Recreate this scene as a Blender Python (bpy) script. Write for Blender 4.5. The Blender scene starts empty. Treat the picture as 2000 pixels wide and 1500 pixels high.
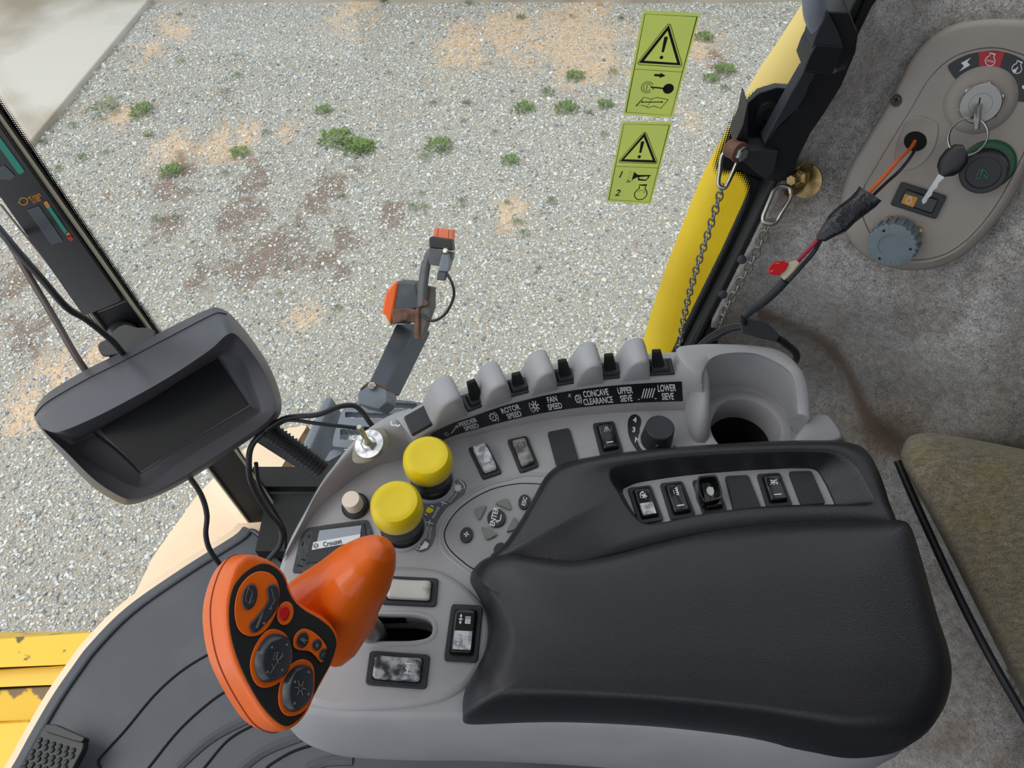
import bpy, bmesh, math, random
import numpy as np
from mathutils import Vector as V, Matrix, geometry, noise
random.seed(7); rng = np.random.default_rng(7)
SC = bpy.context.scene; COL = SC.collection
# ---------------------------------------------------------------- camera, sky, lights, exposure
F = 1450.0; TH = math.radians(35); CT, ST = math.cos(TH), math.sin(TH); CAM = V((0, 0, 3.1))
cd = bpy.data.cameras.new('camera'); cd.sensor_width = 36; cd.lens = 36*F/2000; cd.clip_start = 0.02; cd.clip_end = 200
cam = bpy.data.objects.new('camera', cd); cam.location = CAM; cam.rotation_euler = (TH, 0, 0); COL.objects.link(cam); SC.camera = cam
w = bpy.data.worlds.new('overcast_sky'); SC.world = w; w.use_nodes = True
nt = w.node_tree; bg = nt.nodes['Background']
tc = nt.nodes.new('ShaderNodeTexCoord'); sp = nt.nodes.new('ShaderNodeSeparateXYZ'); rmp = nt.nodes.new('ShaderNodeValToRGB')
nt.links.new(tc.outputs['Generated'], sp.inputs[0]); nt.links.new(sp.outputs['Z'], rmp.inputs[0]); nt.links.new(rmp.outputs[0], bg.inputs[0])
rmp.color_ramp.elements[0].position = 0.0; rmp.color_ramp.elements[0].color = (0.83, 0.90, 1.0, 1)
rmp.color_ramp.elements[1].position = 0.7; rmp.color_ramp.elements[1].color = (0.90, 0.95, 1.0, 1)
bg.inputs[1].default_value = 1.0
sd = bpy.data.lights.new('soft_sun', 'SUN'); sd.energy = 1.5; sd.angle = math.radians(50); sd.color = (1, 0.96, 0.9)
sun = bpy.data.objects.new('soft_sun', sd); sun.rotation_euler = (math.radians(6), math.radians(-32), 0); sun.location = (0, 4, 8); COL.objects.link(sun)
SC.view_settings.view_transform = 'Standard'; SC.view_settings.look = 'None'; SC.view_settings.gamma = 1
SC.view_settings.use_curve_mapping = False; SC.view_settings.exposure = 0.24
# ---------------------------------------------------------------- unprojection: a photo point to a point on a real plane
def ray(px, py):
    x = (px-1000)/F; y = (750-py)/F
    return V((x, y*CT+ST, y*ST-CT))
def at_z(px, py, z): r = ray(px, py); return CAM + r*((z-3.1)/r.z)
def at_y(px, py, y): r = ray(px, py); return CAM + r*(y/r.y)
def at_d(px, py, d): return CAM + ray(px, py)*d
def at_pl(px, py, P, N): r = ray(px, py); return CAM + r*((P-CAM).dot(N)/r.dot(N))
def proj(p):
    q = p-CAM; d = q.y*ST - q.z*CT; yy = q.y*CT + q.z*ST
    return 1000+F*q.x/d, 750-F*yy/d
ZD = 2.48
# ---------------------------------------------------------------- 2D helpers
def cr(pts, n=8, closed=False):
    """Catmull-Rom through the points (2D tuples or Vectors)."""
    P = [V(p) for p in pts]; m = len(P); out = []
    rngk = range(m if closed else m-1)
    for i in rngk:
        if closed: a, b, c, d = P[(i-1) % m], P[i], P[(i+1) % m], P[(i+2) % m]
        else: a, b, c, d = P[max(i-1, 0)], P[i], P[i+1], P[min(i+2, m-1)]
        for k in range(n):
            t = k/n
            out.append(0.5*((2*b)+(c-a)*t+(2*a-5*b+4*c-d)*t*t+(3*b-a-3*c+d)*t**3))
    if not closed: out.append(P[-1].copy())
    return out
def rp(pts, r, n=5):
    """round the corners of a polygon; r = one radius or one per corner"""
    P = [V(p) for p in pts]; m = len(P); out = []
    for i in range(m):
        ri = r[i] if isinstance(r, (list, tuple)) else r
        p = P[i]; a = P[i-1]-p; b = P[(i+1) % m]-p
        ra = min(ri, a.length*0.49); rb = min(ri, b.length*0.49)
        if ri <= 0: out.append(p.copy()); continue
        A = p+a.normalized()*ra; B = p+b.normalized()*rb
        for k in range(n+1):
            t = k/n; out.append((1-t)**2*A+2*t*(1-t)*p+t*t*B)
    return out
def ell(cx, cy, rx, ry=None, n=32, rot=0):
    ry = rx if ry is None else ry; c, s = math.cos(rot), math.sin(rot)
    return [V((cx+rx*math.cos(a)*c-ry*math.sin(a)*s, cy+rx*math.cos(a)*s+ry*math.sin(a)*c)) for a in [2*math.pi*k/n for k in range(n)]]
def resample(pts, n, closed=True):
    P = [V(p) for p in pts]
    if closed: P = P+[P[0]]
    L = [0]
    for a, b in zip(P, P[1:]): L.append(L[-1]+(b-a).length)
    out = []; j = 0; tot = L[-1]; m = n if closed else n-1
    for k in range(n):
        s = tot*k/m
        while j < len(L)-2 and L[j+1] < s: j += 1
        t = (s-L[j])/max(1e-12, L[j+1]-L[j]); out.append(P[j].lerp(P[j+1], min(1, t)))
    return out
def area2(p): return sum(p[i-1][0]*p[i][1]-p[i][0]*p[i-1][1] for i in range(len(p)))
def offset(pts, d):
    """offset a closed loop outwards in the xy plane (pts are 3D)"""
    s = 1 if area2(pts) > 0 else -1; m = len(pts); out = []
    for i in range(m):
        t = pts[(i+1) % m]-pts[i-1]; nn = V((t.y, -t.x, 0)).normalized()*s*d; out.append(pts[i]+nn)
    return out
def PZ(pts, z): return [at_z(p[0], p[1], z) for p in pts]
def sstep(a, b, x):
    t = min(1, max(0, (x-a)/(b-a))); return t*t*(3-2*t)
# ---------------------------------------------------------------- materials
MATS = {}
def srgb(r, g, b):
    f = lambda c: (c/255/12.92) if c/255 <= 0.04045 else ((c/255+0.055)/1.055)**2.4
    return (f(r), f(g), f(b), 1)
def mat(name, col, rough=0.5, metal=0.0, bump=None, var=None, spec=0.5, coat=0.0, emit=None):
    """bump=(scale, strength[, distance]); var=(second colour, scale, low, high[, detail])"""
    if name in MATS: return MATS[name]
    m = bpy.data.materials.new(name); m.use_nodes = True; N = m.node_tree.nodes; L = m.node_tree.links; b = N['Principled BSDF']
    b.inputs['Base Color'].default_value = srgb(*col); b.inputs['Roughness'].default_value = rough; b.inputs['Metallic'].default_value = metal
    b.inputs['Specular IOR Level'].default_value = spec; b.inputs['Coat Weight'].default_value = coat
    if emit: b.inputs['Emission Color'].default_value = srgb(*emit[0]); b.inputs['Emission Strength'].default_value = emit[1]
    tcn = N.new('ShaderNodeTexCoord')
    if bump:
        nz = N.new('ShaderNodeTexNoise'); nz.inputs['Scale'].default_value = bump[0]; nz.inputs['Detail'].default_value = 3
        bp = N.new('ShaderNodeBump'); bp.inputs['Strength'].default_value = bump[1]; bp.inputs['Distance'].default_value = bump[2] if len(bump) > 2 else 0.001
        L.new(tcn.outputs['Object'], nz.inputs['Vector']); L.new(nz.outputs['Fac'], bp.inputs['Height']); L.new(bp.outputs[0], b.inputs['Normal'])
    if var:
        nz = N.new('ShaderNodeTexNoise'); nz.inputs['Scale'].default_value = var[1]; nz.inputs['Detail'].default_value = var[4] if len(var) > 4 else 4
        mr = N.new('ShaderNodeMapRange'); mr.inputs[1].default_value = var[2]; mr.inputs[2].default_value = var[3]
        mx = N.new('ShaderNodeMix'); mx.data_type = 'RGBA'; mx.inputs[6].default_value = srgb(*col); mx.inputs[7].default_value = srgb(*var[0])
        L.new(tcn.outputs['Object'], nz.inputs['Vector']); L.new(nz.outputs['Fac'], mr.inputs[0]); L.new(mr.outputs[0], mx.inputs[0]); L.new(mx.outputs[2], b.inputs['Base Color'])
    MATS[name] = m; return m
GREY = mat('console_grey', (164, 163, 166), 0.5, bump=(900, 0.15, 0.0004), var=((154, 153, 157), 18, 0.45, 0.75))
GREY2 = mat('panel_grey_beige', (158, 149, 140), 0.5, bump=(900, 0.15, 0.0004), var=((148, 138, 130), 14, 0.4, 0.7))
KEYP = mat('keypad_grey', (152, 151, 154), 0.5, bump=(900, 0.15, 0.0004))
SOFT = mat('soft_black', (29, 30, 35), 0.38, spec=.6, bump=(950, 0.5, 0.0006), var=((36, 36, 40), 9, 0.45, 0.7))
BLK = mat('black_plastic', (27, 28, 31), 0.42, bump=(700, 0.12, 0.0004))
BLKT = mat('black_textured', (40, 43, 49), 0.55, bump=(650, 0.5, 0.0006))
GLOSS = mat('gloss_black', (16, 17, 19), 0.16)
MATB = mat('matte_black', (14, 14, 15), 0.7)
VOID = mat('dark_void', (6, 6, 7), 0.9)
INKW = mat('white_print', (222, 224, 228), 0.6)
INKG = mat('worn_white_print', (150, 152, 156), 0.6)
INKK = mat('black_print', (22, 20, 14), 0.5)
DECK = mat('decal_black', (20, 21, 26), 0.35)
DECG = mat('decal_slate', (88, 92, 100), 0.4)
YEL = mat('yellow_plastic', (232, 205, 22), 0.3, var=((216, 186, 20), 30, 0.5, 0.8))
ORG = mat('orange_plastic', (232, 100, 10), 0.34, bump=(700, 0.08, 0.0003))
ORGD = mat('orange_seam', (120, 38, 8), 0.6)
RED = mat('red_button', (190, 22, 30), 0.35)
WHT = mat('ivory_button', (226, 210, 194), 0.4)
STEEL = mat('steel', (190, 188, 184), 0.28, 1.0, bump=(300, 0.15, 0.0003))
ZINC = mat('zinc_washer', (200, 202, 206), 0.4, 0.85, var=((150, 150, 152), 160, 0.45, 0.65))
SHAFT = mat('satin_shaft', (150, 148, 144), 0.4, 0.7)
BRASS = mat('gold_zinc', (170, 148, 100), 0.35, 0.9, var=((120, 100, 66), 90, 0.45, 0.7))
RUBB = mat('rubber_seal', (24, 25, 27), 0.6, bump=(300, 0.3, 0.0006))
GKEY = mat('arrow_grey_green', (112, 118, 112), 0.5, bump=(700, 0.2, 0.0004))
MON = mat('monitor_charcoal', (74, 73, 79), 0.4, bump=(600, 0.2, 0.0004))
SCRN = mat('dark_screen', (12, 13, 15), 0.35, spec=.25)
MATF = mat('floor_rubber', (62, 65, 72), 0.5, bump=(60, 0.25, 0.001), var=((74, 76, 82), 7, 0.45, 0.7))
CREAM = mat('cream_paint', (240, 214, 184), 0.5, var=((226, 196, 164), 4, 0.4, 0.75), bump=(8, 0.2, 0.002))
YPNT = mat('yellow_paint', (244, 206, 30), 0.35, var=((232, 190, 34), 6, 0.45, 0.7))
YPNTC = mat('faded_yellow_paint', (246, 216, 134), 0.5, var=((236, 202, 122), 5, 0.4, 0.7))
YWORN = mat('chipped_yellow_paint', (232, 190, 62), 0.5, var=((110, 86, 66), 16, 0.60, 0.64, 6), bump=(40, 0.3, 0.001))
YDIRT = mat('muddy_yellow_paint', (128, 108, 84), 0.8, var=((226, 186, 70), 9, 0.50, 0.54, 6), bump=(60, 0.4, 0.002))
GSTL = mat('grey_painted_steel', (118, 124, 136), 0.5, bump=(90, 0.3, 0.001), var=((92, 96, 102), 12, 0.45, 0.7))
ARMP = mat('arm_paint', (62, 66, 76), 0.4, bump=(80, 0.3, 0.001), var=((84, 84, 88), 14, 0.5, 0.7))
RUST = mat('rusty_steel', (122, 84, 66), 0.8, var=((84, 62, 56), 60, 0.4, 0.65), bump=(200, 0.5, 0.001))
LENS = mat('orange_lens', (232, 96, 30), 0.3)
LENS2 = mat('faded_orange_lens', (222, 112, 78), 0.45)
PUTTY = mat('dark_putty', (58, 60, 66), 0.6, bump=(220, 0.8, 0.002), var=((80, 82, 88), 60, 0.5, 0.7))
PUTTYB = mat('old_glue', (150, 144, 130), 0.75, var=((128, 122, 108), 120, 0.4, 0.65))
CABLE = mat('cable_black', (30, 29, 32), 0.42)
BROWNC = mat('cable_brown', (62, 48, 44), 0.45)
TAPE = mat('vinyl_tape', (38, 39, 44), 0.3, bump=(120, 1.0, 0.003))
OWIRE = mat('orange_wire', (214, 92, 28), 0.45)
RWIRE = mat('crimson_wire', (150, 22, 50), 0.45)
FUSE = mat('red_fuse', (196, 20, 30), 0.25)
IVORY = mat('ivory_holder', (196, 184, 160), 0.5)
TEAL = mat('teal_mark', (14, 130, 108), 0.5)
AMB = mat('amber_mark', (190, 124, 30), 0.5)
THB = mat('thumb_grey', (50, 53, 60), 0.3)
REDM = mat('red_mark', (176, 34, 36), 0.5)
LCD = mat('grey_lcd', (62, 68, 76), 0.3)
LCD2 = mat('pale_lcd', (150, 158, 168), 0.3)
GCAP = mat('grey_blue_cap', (116, 128, 134), 0.55, bump=(500, 0.3, 0.0005))
AMBSW = mat('amber_square', (196, 138, 36), 0.5)
GREENR = mat('green_ring', (10, 78, 44), 0.4)
STKY = mat('sticker_yellow_green', (200, 210, 104), 0.45, var=((190, 204, 108), 20, 0.4, 0.7))
BEIG = mat('beige_edge', (168, 158, 140), 0.5)
def worn(name, base, wcol, lo, hi, sc=120):
    m = mat(name, base, 0.3, var=(wcol, sc, lo, hi, 6)); return m
WORN1 = worn('rocker_polished_pale', (196, 194, 190), (120, 112, 104), 0.55, 0.75, 60)
WORN2 = worn('rocker_scratched', (60, 62, 66), (176, 178, 182), 0.42, 0.62, 140)
WORN3 = worn('rocker_dusty', (74, 74, 72), (158, 156, 152), 0.40, 0.66, 110)
WORN4 = worn('rocker_rubbed_silver', (150, 154, 162), (220, 222, 226), 0.42, 0.6, 150)
def felt(name, c1, c2, c3, yscale=1.0, stain_shade=False):
    m = bpy.data.materials.new(name); m.use_nodes = True; N = m.node_tree.nodes; L = m.node_tree.links; b = N['Principled BSDF']
    b.inputs['Roughness'].default_value = 0.95; b.inputs['Specular IOR Level'].default_value = 0.1; b.inputs['Sheen Weight'].default_value = 0.25
    t = N.new('ShaderNodeTexCoord'); mp = N.new('ShaderNodeMapping'); mp.inputs['Scale'].default_value = (1, yscale, 1); L.new(t.outputs['Object'], mp.inputs[0])
    n1 = N.new('ShaderNodeTexNoise'); n1.inputs['Scale'].default_value = 620; n1.inputs['Detail'].default_value = 4; n1.inputs['Distortion'].default_value = 1.2; n1.inputs['Roughness'].default_value = 0.7
    n2 = N.new('ShaderNodeTexNoise'); n2.inputs['Scale'].default_value = 14; n2.inputs['Detail'].default_value = 5
    n3 = N.new('ShaderNodeTexNoise'); n3.inputs['Scale'].default_value = 110; n3.inputs['Detail'].default_value = 4
    for n in (n1, n2, n3): L.new(mp.outputs[0], n.inputs['Vector'])
    r = N.new('ShaderNodeValToRGB'); e = r.color_ramp.elements; e[0].position = 0.36; e[0].color = srgb(*c1); e[1].position = 0.64; e[1].color = srgb(*c2)
    L.new(n1.outputs['Fac'], r.inputs[0])
    mr = N.new('ShaderNodeMapRange'); mr.inputs[1].default_value = 0.5; mr.inputs[2].default_value = 0.72; mr.inputs[4].default_value = 0.55; L.new(n2.outputs['Fac'], mr.inputs[0])
    mx = N.new('ShaderNodeMix'); mx.data_type = 'RGBA'; mx.inputs[7].default_value = srgb(*c3); L.new(mr.outputs[0], mx.inputs[0]); L.new(r.outputs[0], mx.inputs[6])
    hu = N.new('ShaderNodeMix'); hu.data_type = 'RGBA'; hu.blend_type = 'OVERLAY'; hu.inputs[0].default_value = 0.7; L.new(mx.outputs[2], hu.inputs[6]); L.new(n3.outputs['Fac'], hu.inputs[7])
    hs = N.new('ShaderNodeHueSaturation'); hs.inputs['Saturation'].default_value = 0.95; hs.inputs['Value'].default_value = 1.0; L.new(hu.outputs[2], hs.inputs['Color']); L.new(hs.outputs[0], b.inputs['Base Color'])
    if stain_shade:
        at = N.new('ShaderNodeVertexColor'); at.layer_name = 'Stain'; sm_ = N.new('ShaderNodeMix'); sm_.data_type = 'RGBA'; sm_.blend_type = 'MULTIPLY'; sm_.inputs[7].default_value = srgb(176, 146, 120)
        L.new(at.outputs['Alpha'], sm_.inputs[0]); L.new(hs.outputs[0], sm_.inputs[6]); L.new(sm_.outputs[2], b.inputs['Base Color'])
    bp = N.new('ShaderNodeBump'); bp.inputs['Strength'].default_value = 0.9; bp.inputs['Distance'].default_value = 0.0015; L.new(n1.outputs['Fac'], bp.inputs['Height']); L.new(bp.outputs[0], b.inputs['Normal'])
    MATS[name] = m; return m
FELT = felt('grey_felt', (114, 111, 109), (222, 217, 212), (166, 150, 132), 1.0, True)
SEATF = felt('seat_fabric', (80, 68, 56), (176, 162, 130), (140, 122, 44), 3.0)
def glassmat():
    m = bpy.data.materials.new('window_glass'); m.use_nodes = True; N = m.node_tree.nodes; L = m.node_tree.links; N.remove(N['Principled BSDF'])
    t = N.new('ShaderNodeBsdfTransparent'); t.inputs[0].default_value = (0.965, 0.985, 0.975, 1); g = N.new('ShaderNodeBsdfGlossy'); g.inputs['Roughness'].default_value = 0.02
    mx = N.new('ShaderNodeMixShader'); mx.inputs[0].default_value = 0.03; L.new(t.outputs[0], mx.inputs[1]); L.new(g.outputs[0], mx.inputs[2]); L.new(mx.outputs[0], N['Material Output'].inputs[0])
    MATS['glass'] = m; return m
GLASS = glassmat()
N = STKY.node_tree.nodes; L = STKY.node_tree.links; b = N['Principled BSDF']; tl = N.new('ShaderNodeBsdfTranslucent'); mx = N.new('ShaderNodeMixShader'); mx.inputs[0].default_value = 0.7
L.new(b.inputs['Base Color'].links[0].from_socket, tl.inputs[0]); L.new(b.outputs[0], mx.inputs[1]); L.new(tl.outputs[0], mx.inputs[2]); L.new(mx.outputs[0], N['Material Output'].inputs[0])
# ---------------------------------------------------------------- object helpers
ORIG = {}
def root_of(o):
    while o.parent: o = o.parent
    return o
def setp(o, label=None, cat=None, group=None, kind=None):
    if label: o['label'] = label
    if cat: o['category'] = cat
    if group: o['group'] = group
    if kind: o['kind'] = kind
    return o
def thing(name, loc, label, cat, group=None):
    o = bpy.data.objects.new(name, None); o.empty_display_size = 0.02; o.location = loc; COL.objects.link(o); ORIG[o.name] = V(loc)
    return setp(o, label, cat, group)
def obj(name, vs, fs, m, parent=None, bevel=0, seg=3, sharp=38, smooth=True, label=None, solid=0):
    """link a mesh object given in world coordinates; mesh data is stored relative to its top-level thing"""
    O = ORIG[root_of(parent).name] if parent else (sum((V(v) for v in vs), V((0, 0, 0)))/len(vs))
    me = bpy.data.meshes.new(name); me.from_pydata([tuple(V(v)-O) for v in vs], [], [tuple(f) for f in fs]); me.update()
    bm = bmesh.new(); bm.from_mesh(me); bmesh.ops.remove_doubles(bm, verts=bm.verts, dist=2e-7); bmesh.ops.recalc_face_normals(bm, faces=bm.faces); bm.to_mesh(me); bm.free()
    me.materials.append(m)
    if smooth:
        me.shade_smooth()
        if not bevel: me.set_sharp_from_angle(angle=math.radians(sharp))
    o = bpy.data.objects.new(name, me); COL.objects.link(o)
    if parent: o.parent = parent
    else: o.location = O; ORIG[o.name] = O
    if solid:
        s = o.modifiers.new('solid', 'SOLIDIFY'); s.thickness = solid; s.offset = -1
    if bevel:
        b = o.modifiers.new('bevel', 'BEVEL'); b.width = bevel; b.segments = seg; b.limit_method = 'ANGLE'; b.angle_limit = math.radians(32); b.harden_normals = True
    if label: o['label'] = label
    return o
class G:
    """collects shells of one part"""
    def __init__(s): s.v = []; s.f = []
    def add(s, vs, fs):
        k = len(s.v); s.v += [V(v) for v in vs]; s.f += [tuple(i+k for i in f) for f in fs]; return s
    def prism(s, top, bot):
        n = len(top); s.add(list(top)+list(bot), [tuple(range(n)), tuple(range(2*n-1, n-1, -1))]+[(i, (i+1) % n, n+(i+1) % n, n+i) for i in range(n)]); return s
    def pz(s, pts, z1, z0):     # photo outline at height z1 carried straight down to z0
        top = PZ(pts, z1); return s.prism(top, [V((p.x, p.y, z0)) for p in top])
    def loft(s, rings, cap0=True, cap1=True, closed=True):
        n = len(rings[0]); vs = [p for r in rings for p in r]; fs = []
        for k in range(len(rings)-1):
            for i in range(n if closed else n-1):
                j = (i+1) % n; fs.append((k*n+i, k*n+j, (k+1)*n+j, (k+1)*n+i))
        if closed and cap0: fs.append(tuple(range(n)))
        if closed and cap1: fs.append(tuple(range((len(rings)-1)*n, len(rings)*n)))
        s.add(vs, fs); return s
    def tube(s, pts, r, n=10, cap=True):
        P = [V(p) for p in pts]; R = r if isinstance(r, (list, tuple)) else [r]*len(P)
        t0 = (P[1]-P[0]).normalized(); up = V((0, 0, 1)) if abs(t0.z) < 0.9 else V((1, 0, 0)); a = t0.cross(up).normalized(); rings = []
        for i, p in enumerate(P):
            t = (P[min(i+1, len(P)-1)]-P[max(i-1, 0)]).normalized(); a = (a-t*a.dot(t)).normalized(); b = t.cross(a)
            rings.append([p+(a*math.cos(2*math.pi*k/n)+b*math.sin(2*math.pi*k/n))*R[i] for k in range(n)])
        return s.loft(rings, cap, cap)
    def lathe(s, c, ax, prof, n=32, cap0=True, cap1=True):
        ax = ax.normalized(); u = ax.cross(V((0, 1, 0.3))).normalized(); v = ax.cross(u)
        return s.loft([[c+ax*h+(u*math.cos(2*math.pi*k/n)+v*math.sin(2*math.pi*k/n))*r for k in range(n)] for r, h in prof], cap0, cap1)
    def torus(s, c, ax, R, r, n=40, m=8, squash=1.0):
        ax = ax.normalized(); u = ax.cross(V((0, 1, 0.3))).normalized(); v = ax.cross(u); rings = []
        for k in range(n):
            a = 2*math.pi*k/n; d = u*math.cos(a)+v*math.sin(a)
            rings.append([c+d*(R+r*math.cos(2*math.pi*q/m))+ax*r*squash*math.sin(2*math.pi*q/m) for q in range(m)])
        rings.append(rings[0]); return s.loft(rings, False, False)
    def box(s, c, X, Y, Z):     # half vectors
        q = [c+X*a+Y*b+Z*d for d in (-1, 1) for a, b in ((-1, -1), (1, -1), (1, 1), (-1, 1))]
        return s.add(q, [(0, 1, 2, 3), (4, 5, 6, 7), (0, 1, 5, 4), (1, 2, 6, 5), (2, 3, 7, 6), (3, 0, 4, 7)])
    def holes(s, loops, dz):    # first loop = outline, others = holes (3D points); thickness vector dz
        tri = geometry.tessellate_polygon(loops); flat = [p for l in loops for p in l]; n = len(flat)
        vs = flat+[p+dz for p in flat]; fs = [tuple(t) for t in tri]+[tuple(n+i for i in reversed(t)) for t in tri]; k = 0
        for l in loops:
            m = len(l); fs += [(k+i, k+(i+1) % m, n+k+(i+1) % m, n+k+i) for i in range(m)]; k += m
        return s.add(vs, fs)
    def obj(s, name, m, parent=None, **kw): return obj(name, s.v, s.f, m, parent, **kw)
def fill(name, loop, zf, sp, m, parent, skirt=None, **kw):
    '''surface filling a closed loop; interior points on a grid take their height from zf(x, y)'''
    g = G(); n = len(loop); pts = [V((p.x, p.y)) for p in loop]; x0 = min(p.x for p in pts); x1 = max(p.x for p in pts); y0 = min(p.y for p in pts); y1 = max(p.y for p in pts)
    P = np.array([(p.x, p.y) for p in pts]); Q = np.roll(P, -1, 0)
    x = x0
    while x < x1:
        y = y0
        while y < y1:
            c = ((P[:, 1] > y) != (Q[:, 1] > y)); xi = (Q[:, 0]-P[:, 0])*(y-P[:, 1])/(Q[:, 1]-P[:, 1]+1e-15)+P[:, 0]
            if (c & (x < xi)).sum() % 2 and np.min((P[:, 0]-x)**2+(P[:, 1]-y)**2) > (sp*.6)**2: pts.append(V((x, y)))
            y += sp
        x += sp
    r_ = geometry.delaunay_2d_cdt(pts, [(i, (i+1) % n) for i in range(n)], [], 1, 1e-7)
    vs = []
    for i, p in enumerate(r_[0]):
        src = r_[3][i]; k_ = [q for q in src if q < n]
        vs.append(loop[k_[0]] if k_ else V((p.x, p.y, zf(p.x, p.y))))
    return vs, r_[2]
FONT = {}
def text_geo(t, bold=0.0):
    key = (t, bold)
    if key not in FONT:
        c = bpy.data.curves.new('t', 'FONT'); c.body = t; c.size = 1; c.align_x = 'CENTER'; c.resolution_u = 3; c.offset = bold; c.fill_mode = 'FRONT'
        o = bpy.data.objects.new('t', c); COL.objects.link(o); bpy.context.view_layer.update()
        e = o.evaluated_get(bpy.context.evaluated_depsgraph_get()); me = e.to_mesh()
        FONT[key] = ([(v.co.x, v.co.y-0.34) for v in me.vertices], [tuple(p.vertices) for p in me.polygons]); e.to_mesh_clear()
        bpy.data.objects.remove(o); bpy.data.curves.remove(c)
    return FONT[key]
class Ink:
    """2D print marks (in photo or local units) mapped onto a surface"""
    def __init__(s): s.v = []; s.f = []
    def add(s, vs, fs): k = len(s.v); s.v += [tuple(v[:2]) for v in vs]; s.f += [tuple(i+k for i in f) for f in fs]; return s
    def line(s, pts, w, closed=False):
        P = [V((p[0], p[1])) for p in pts]; m = len(P); L = []; R = []
        for i in range(m):
            a = P[i-1] if (i or closed) else P[i]; b = P[(i+1) % m] if (i < m-1 or closed) else P[i]
            t = (b-a); t = t.normalized() if t.length else V((1, 0)); n = V((-t.y, t.x))*w/2
            d1 = (P[i]-a); 
            if d1.length and (b-P[i]).length:
                c = max(0.45, d1.normalized().dot(t)); n = n/c
            L.append(P[i]+n); R.append(P[i]-n)
        return s.add(L+R, [(i, (i+1) % m, m+(i+1) % m, m+i) for i in range(m if closed else m-1)])
    def poly(s, pts): return s.add(pts, [tuple(range(len(pts)))])
    def disc(s, cx, cy, r, ry=None, n=20): return s.poly(ell(cx, cy, r, ry, n))
    def ring(s, cx, cy, r, w, ry=None, n=24): return s.line(ell(cx, cy, r, ry, n), w, True)
    def arc(s, cx, cy, r, a0, a1, w, ry=None, n=12):
        ry = ry or r; return s.line([(cx+r*math.cos(math.radians(a0+(a1-a0)*k/n)), cy+ry*math.sin(math.radians(a0+(a1-a0)*k/n))) for k in range(n+1)], w)
    def text(s, t, cx, cy, h, ang=0, wide=1.0, bold=0.02, flip=-1, slant=0):
        """h = size; flip=-1 for photo coordinates (y down)"""
        vs, fs = text_geo(t, bold); a = math.radians(ang); c, q = math.cos(a), math.sin(a); out = []
        for x, y in vs:
            x = (x+slant*y)*h*wide; y = y*h*flip; out.append((cx+x*c-y*q, cy+x*q+y*c))
        return s.add(out, fs)
    def obj(s, name, fn, m, parent=None, **kw): return obj(name, [fn(x, y) for x, y in s.v], s.f, m, parent, smooth=False, **kw)
# ================================================================ OUTSIDE
def soil(name):
    m = bpy.data.materials.new(name); m.use_nodes = True; N = m.node_tree.nodes; L = m.node_tree.links; b = N['Principled BSDF']
    b.inputs['Roughness'].default_value = 0.9; b.inputs['Specular IOR Level'].default_value = 0.2
    a = N.new('ShaderNodeVertexColor'); a.layer_name = 'Col'; t = N.new('ShaderNodeTexCoord')
    n = N.new('ShaderNodeTexNoise'); n.inputs['Scale'].default_value = 45; n.inputs['Detail'].default_value = 8; n.inputs['Roughness'].default_value = 0.75; L.new(t.outputs['Object'], n.inputs['Vector'])
    vo = N.new('ShaderNodeTexVoronoi'); vo.inputs['Scale'].default_value = 90; L.new(t.outputs['Object'], vo.inputs['Vector'])
    ad = N.new('ShaderNodeMix'); ad.data_type = 'RGBA'; ad.blend_type = 'OVERLAY'; ad.inputs[0].default_value = 0.55; L.new(a.outputs['Color'], ad.inputs[6]); L.new(n.outputs['Fac'], ad.inputs[7])
    # fine grit: random grey cells, thinned where the soil is bare
    vo.inputs['Scale'].default_value = 125; wn = N.new('ShaderNodeSeparateColor'); L.new(vo.outputs['Color'], wn.inputs[0])
    cr_ = N.new('ShaderNodeValToRGB'); e = cr_.color_ramp.elements; e[0].position = 0; e[0].color = srgb(150, 153, 153); e[1].position = 1; e[1].color = srgb(224, 221, 214)
    for p_, c_ in ((.3, (178, 181, 181)), (.6, (198, 197, 192)), (.8, (196, 184, 168))): q_ = e.new(p_); q_.color = srgb(*c_)
    L.new(wn.outputs[0], cr_.inputs[0])
    ed = N.new('ShaderNodeMapRange'); ed.inputs[1].default_value = 0.36; ed.inputs[2].default_value = 0.50; ed.inputs[3].default_value = 1; ed.inputs[4].default_value = 0; L.new(vo.outputs['Distance'], ed.inputs[0])
    al = N.new('ShaderNodeMath'); al.operation = 'LESS_THAN'; L.new(wn.outputs[1], al.inputs[0]); L.new(a.outputs['Alpha'], al.inputs[1])
    mu = N.new('ShaderNodeMath'); mu.operation = 'MULTIPLY'; L.new(ed.outputs[0], mu.inputs[0]); L.new(al.outputs[0], mu.inputs[1])
    fin = N.new('ShaderNodeMix'); fin.data_type = 'RGBA'; L.new(mu.outputs[0], fin.inputs[0]); L.new(ad.outputs[2], fin.inputs[6]); L.new(cr_.outputs[0], fin.inputs[7]); L.new(fin.outputs[2], b.inputs['Base Color'])
    sb = N.new('ShaderNodeMath'); sb.operation = 'SUBTRACT'; sb.inputs[0].default_value = 1; L.new(vo.outputs['Distance'], sb.inputs[1]); hm = N.new('ShaderNodeMath'); hm.operation = 'MULTIPLY'; L.new(sb.outputs[0], hm.inputs[0]); L.new(al.outputs[0], hm.inputs[1])
    bp = N.new('ShaderNodeBump'); bp.inputs['Strength'].default_value = 1.0; bp.inputs['Distance'].default_value = 0.008; L.new(hm.outputs[0], bp.inputs['Height']); L.new(bp.outputs[0], b.inputs['Normal'])
    return m
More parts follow.
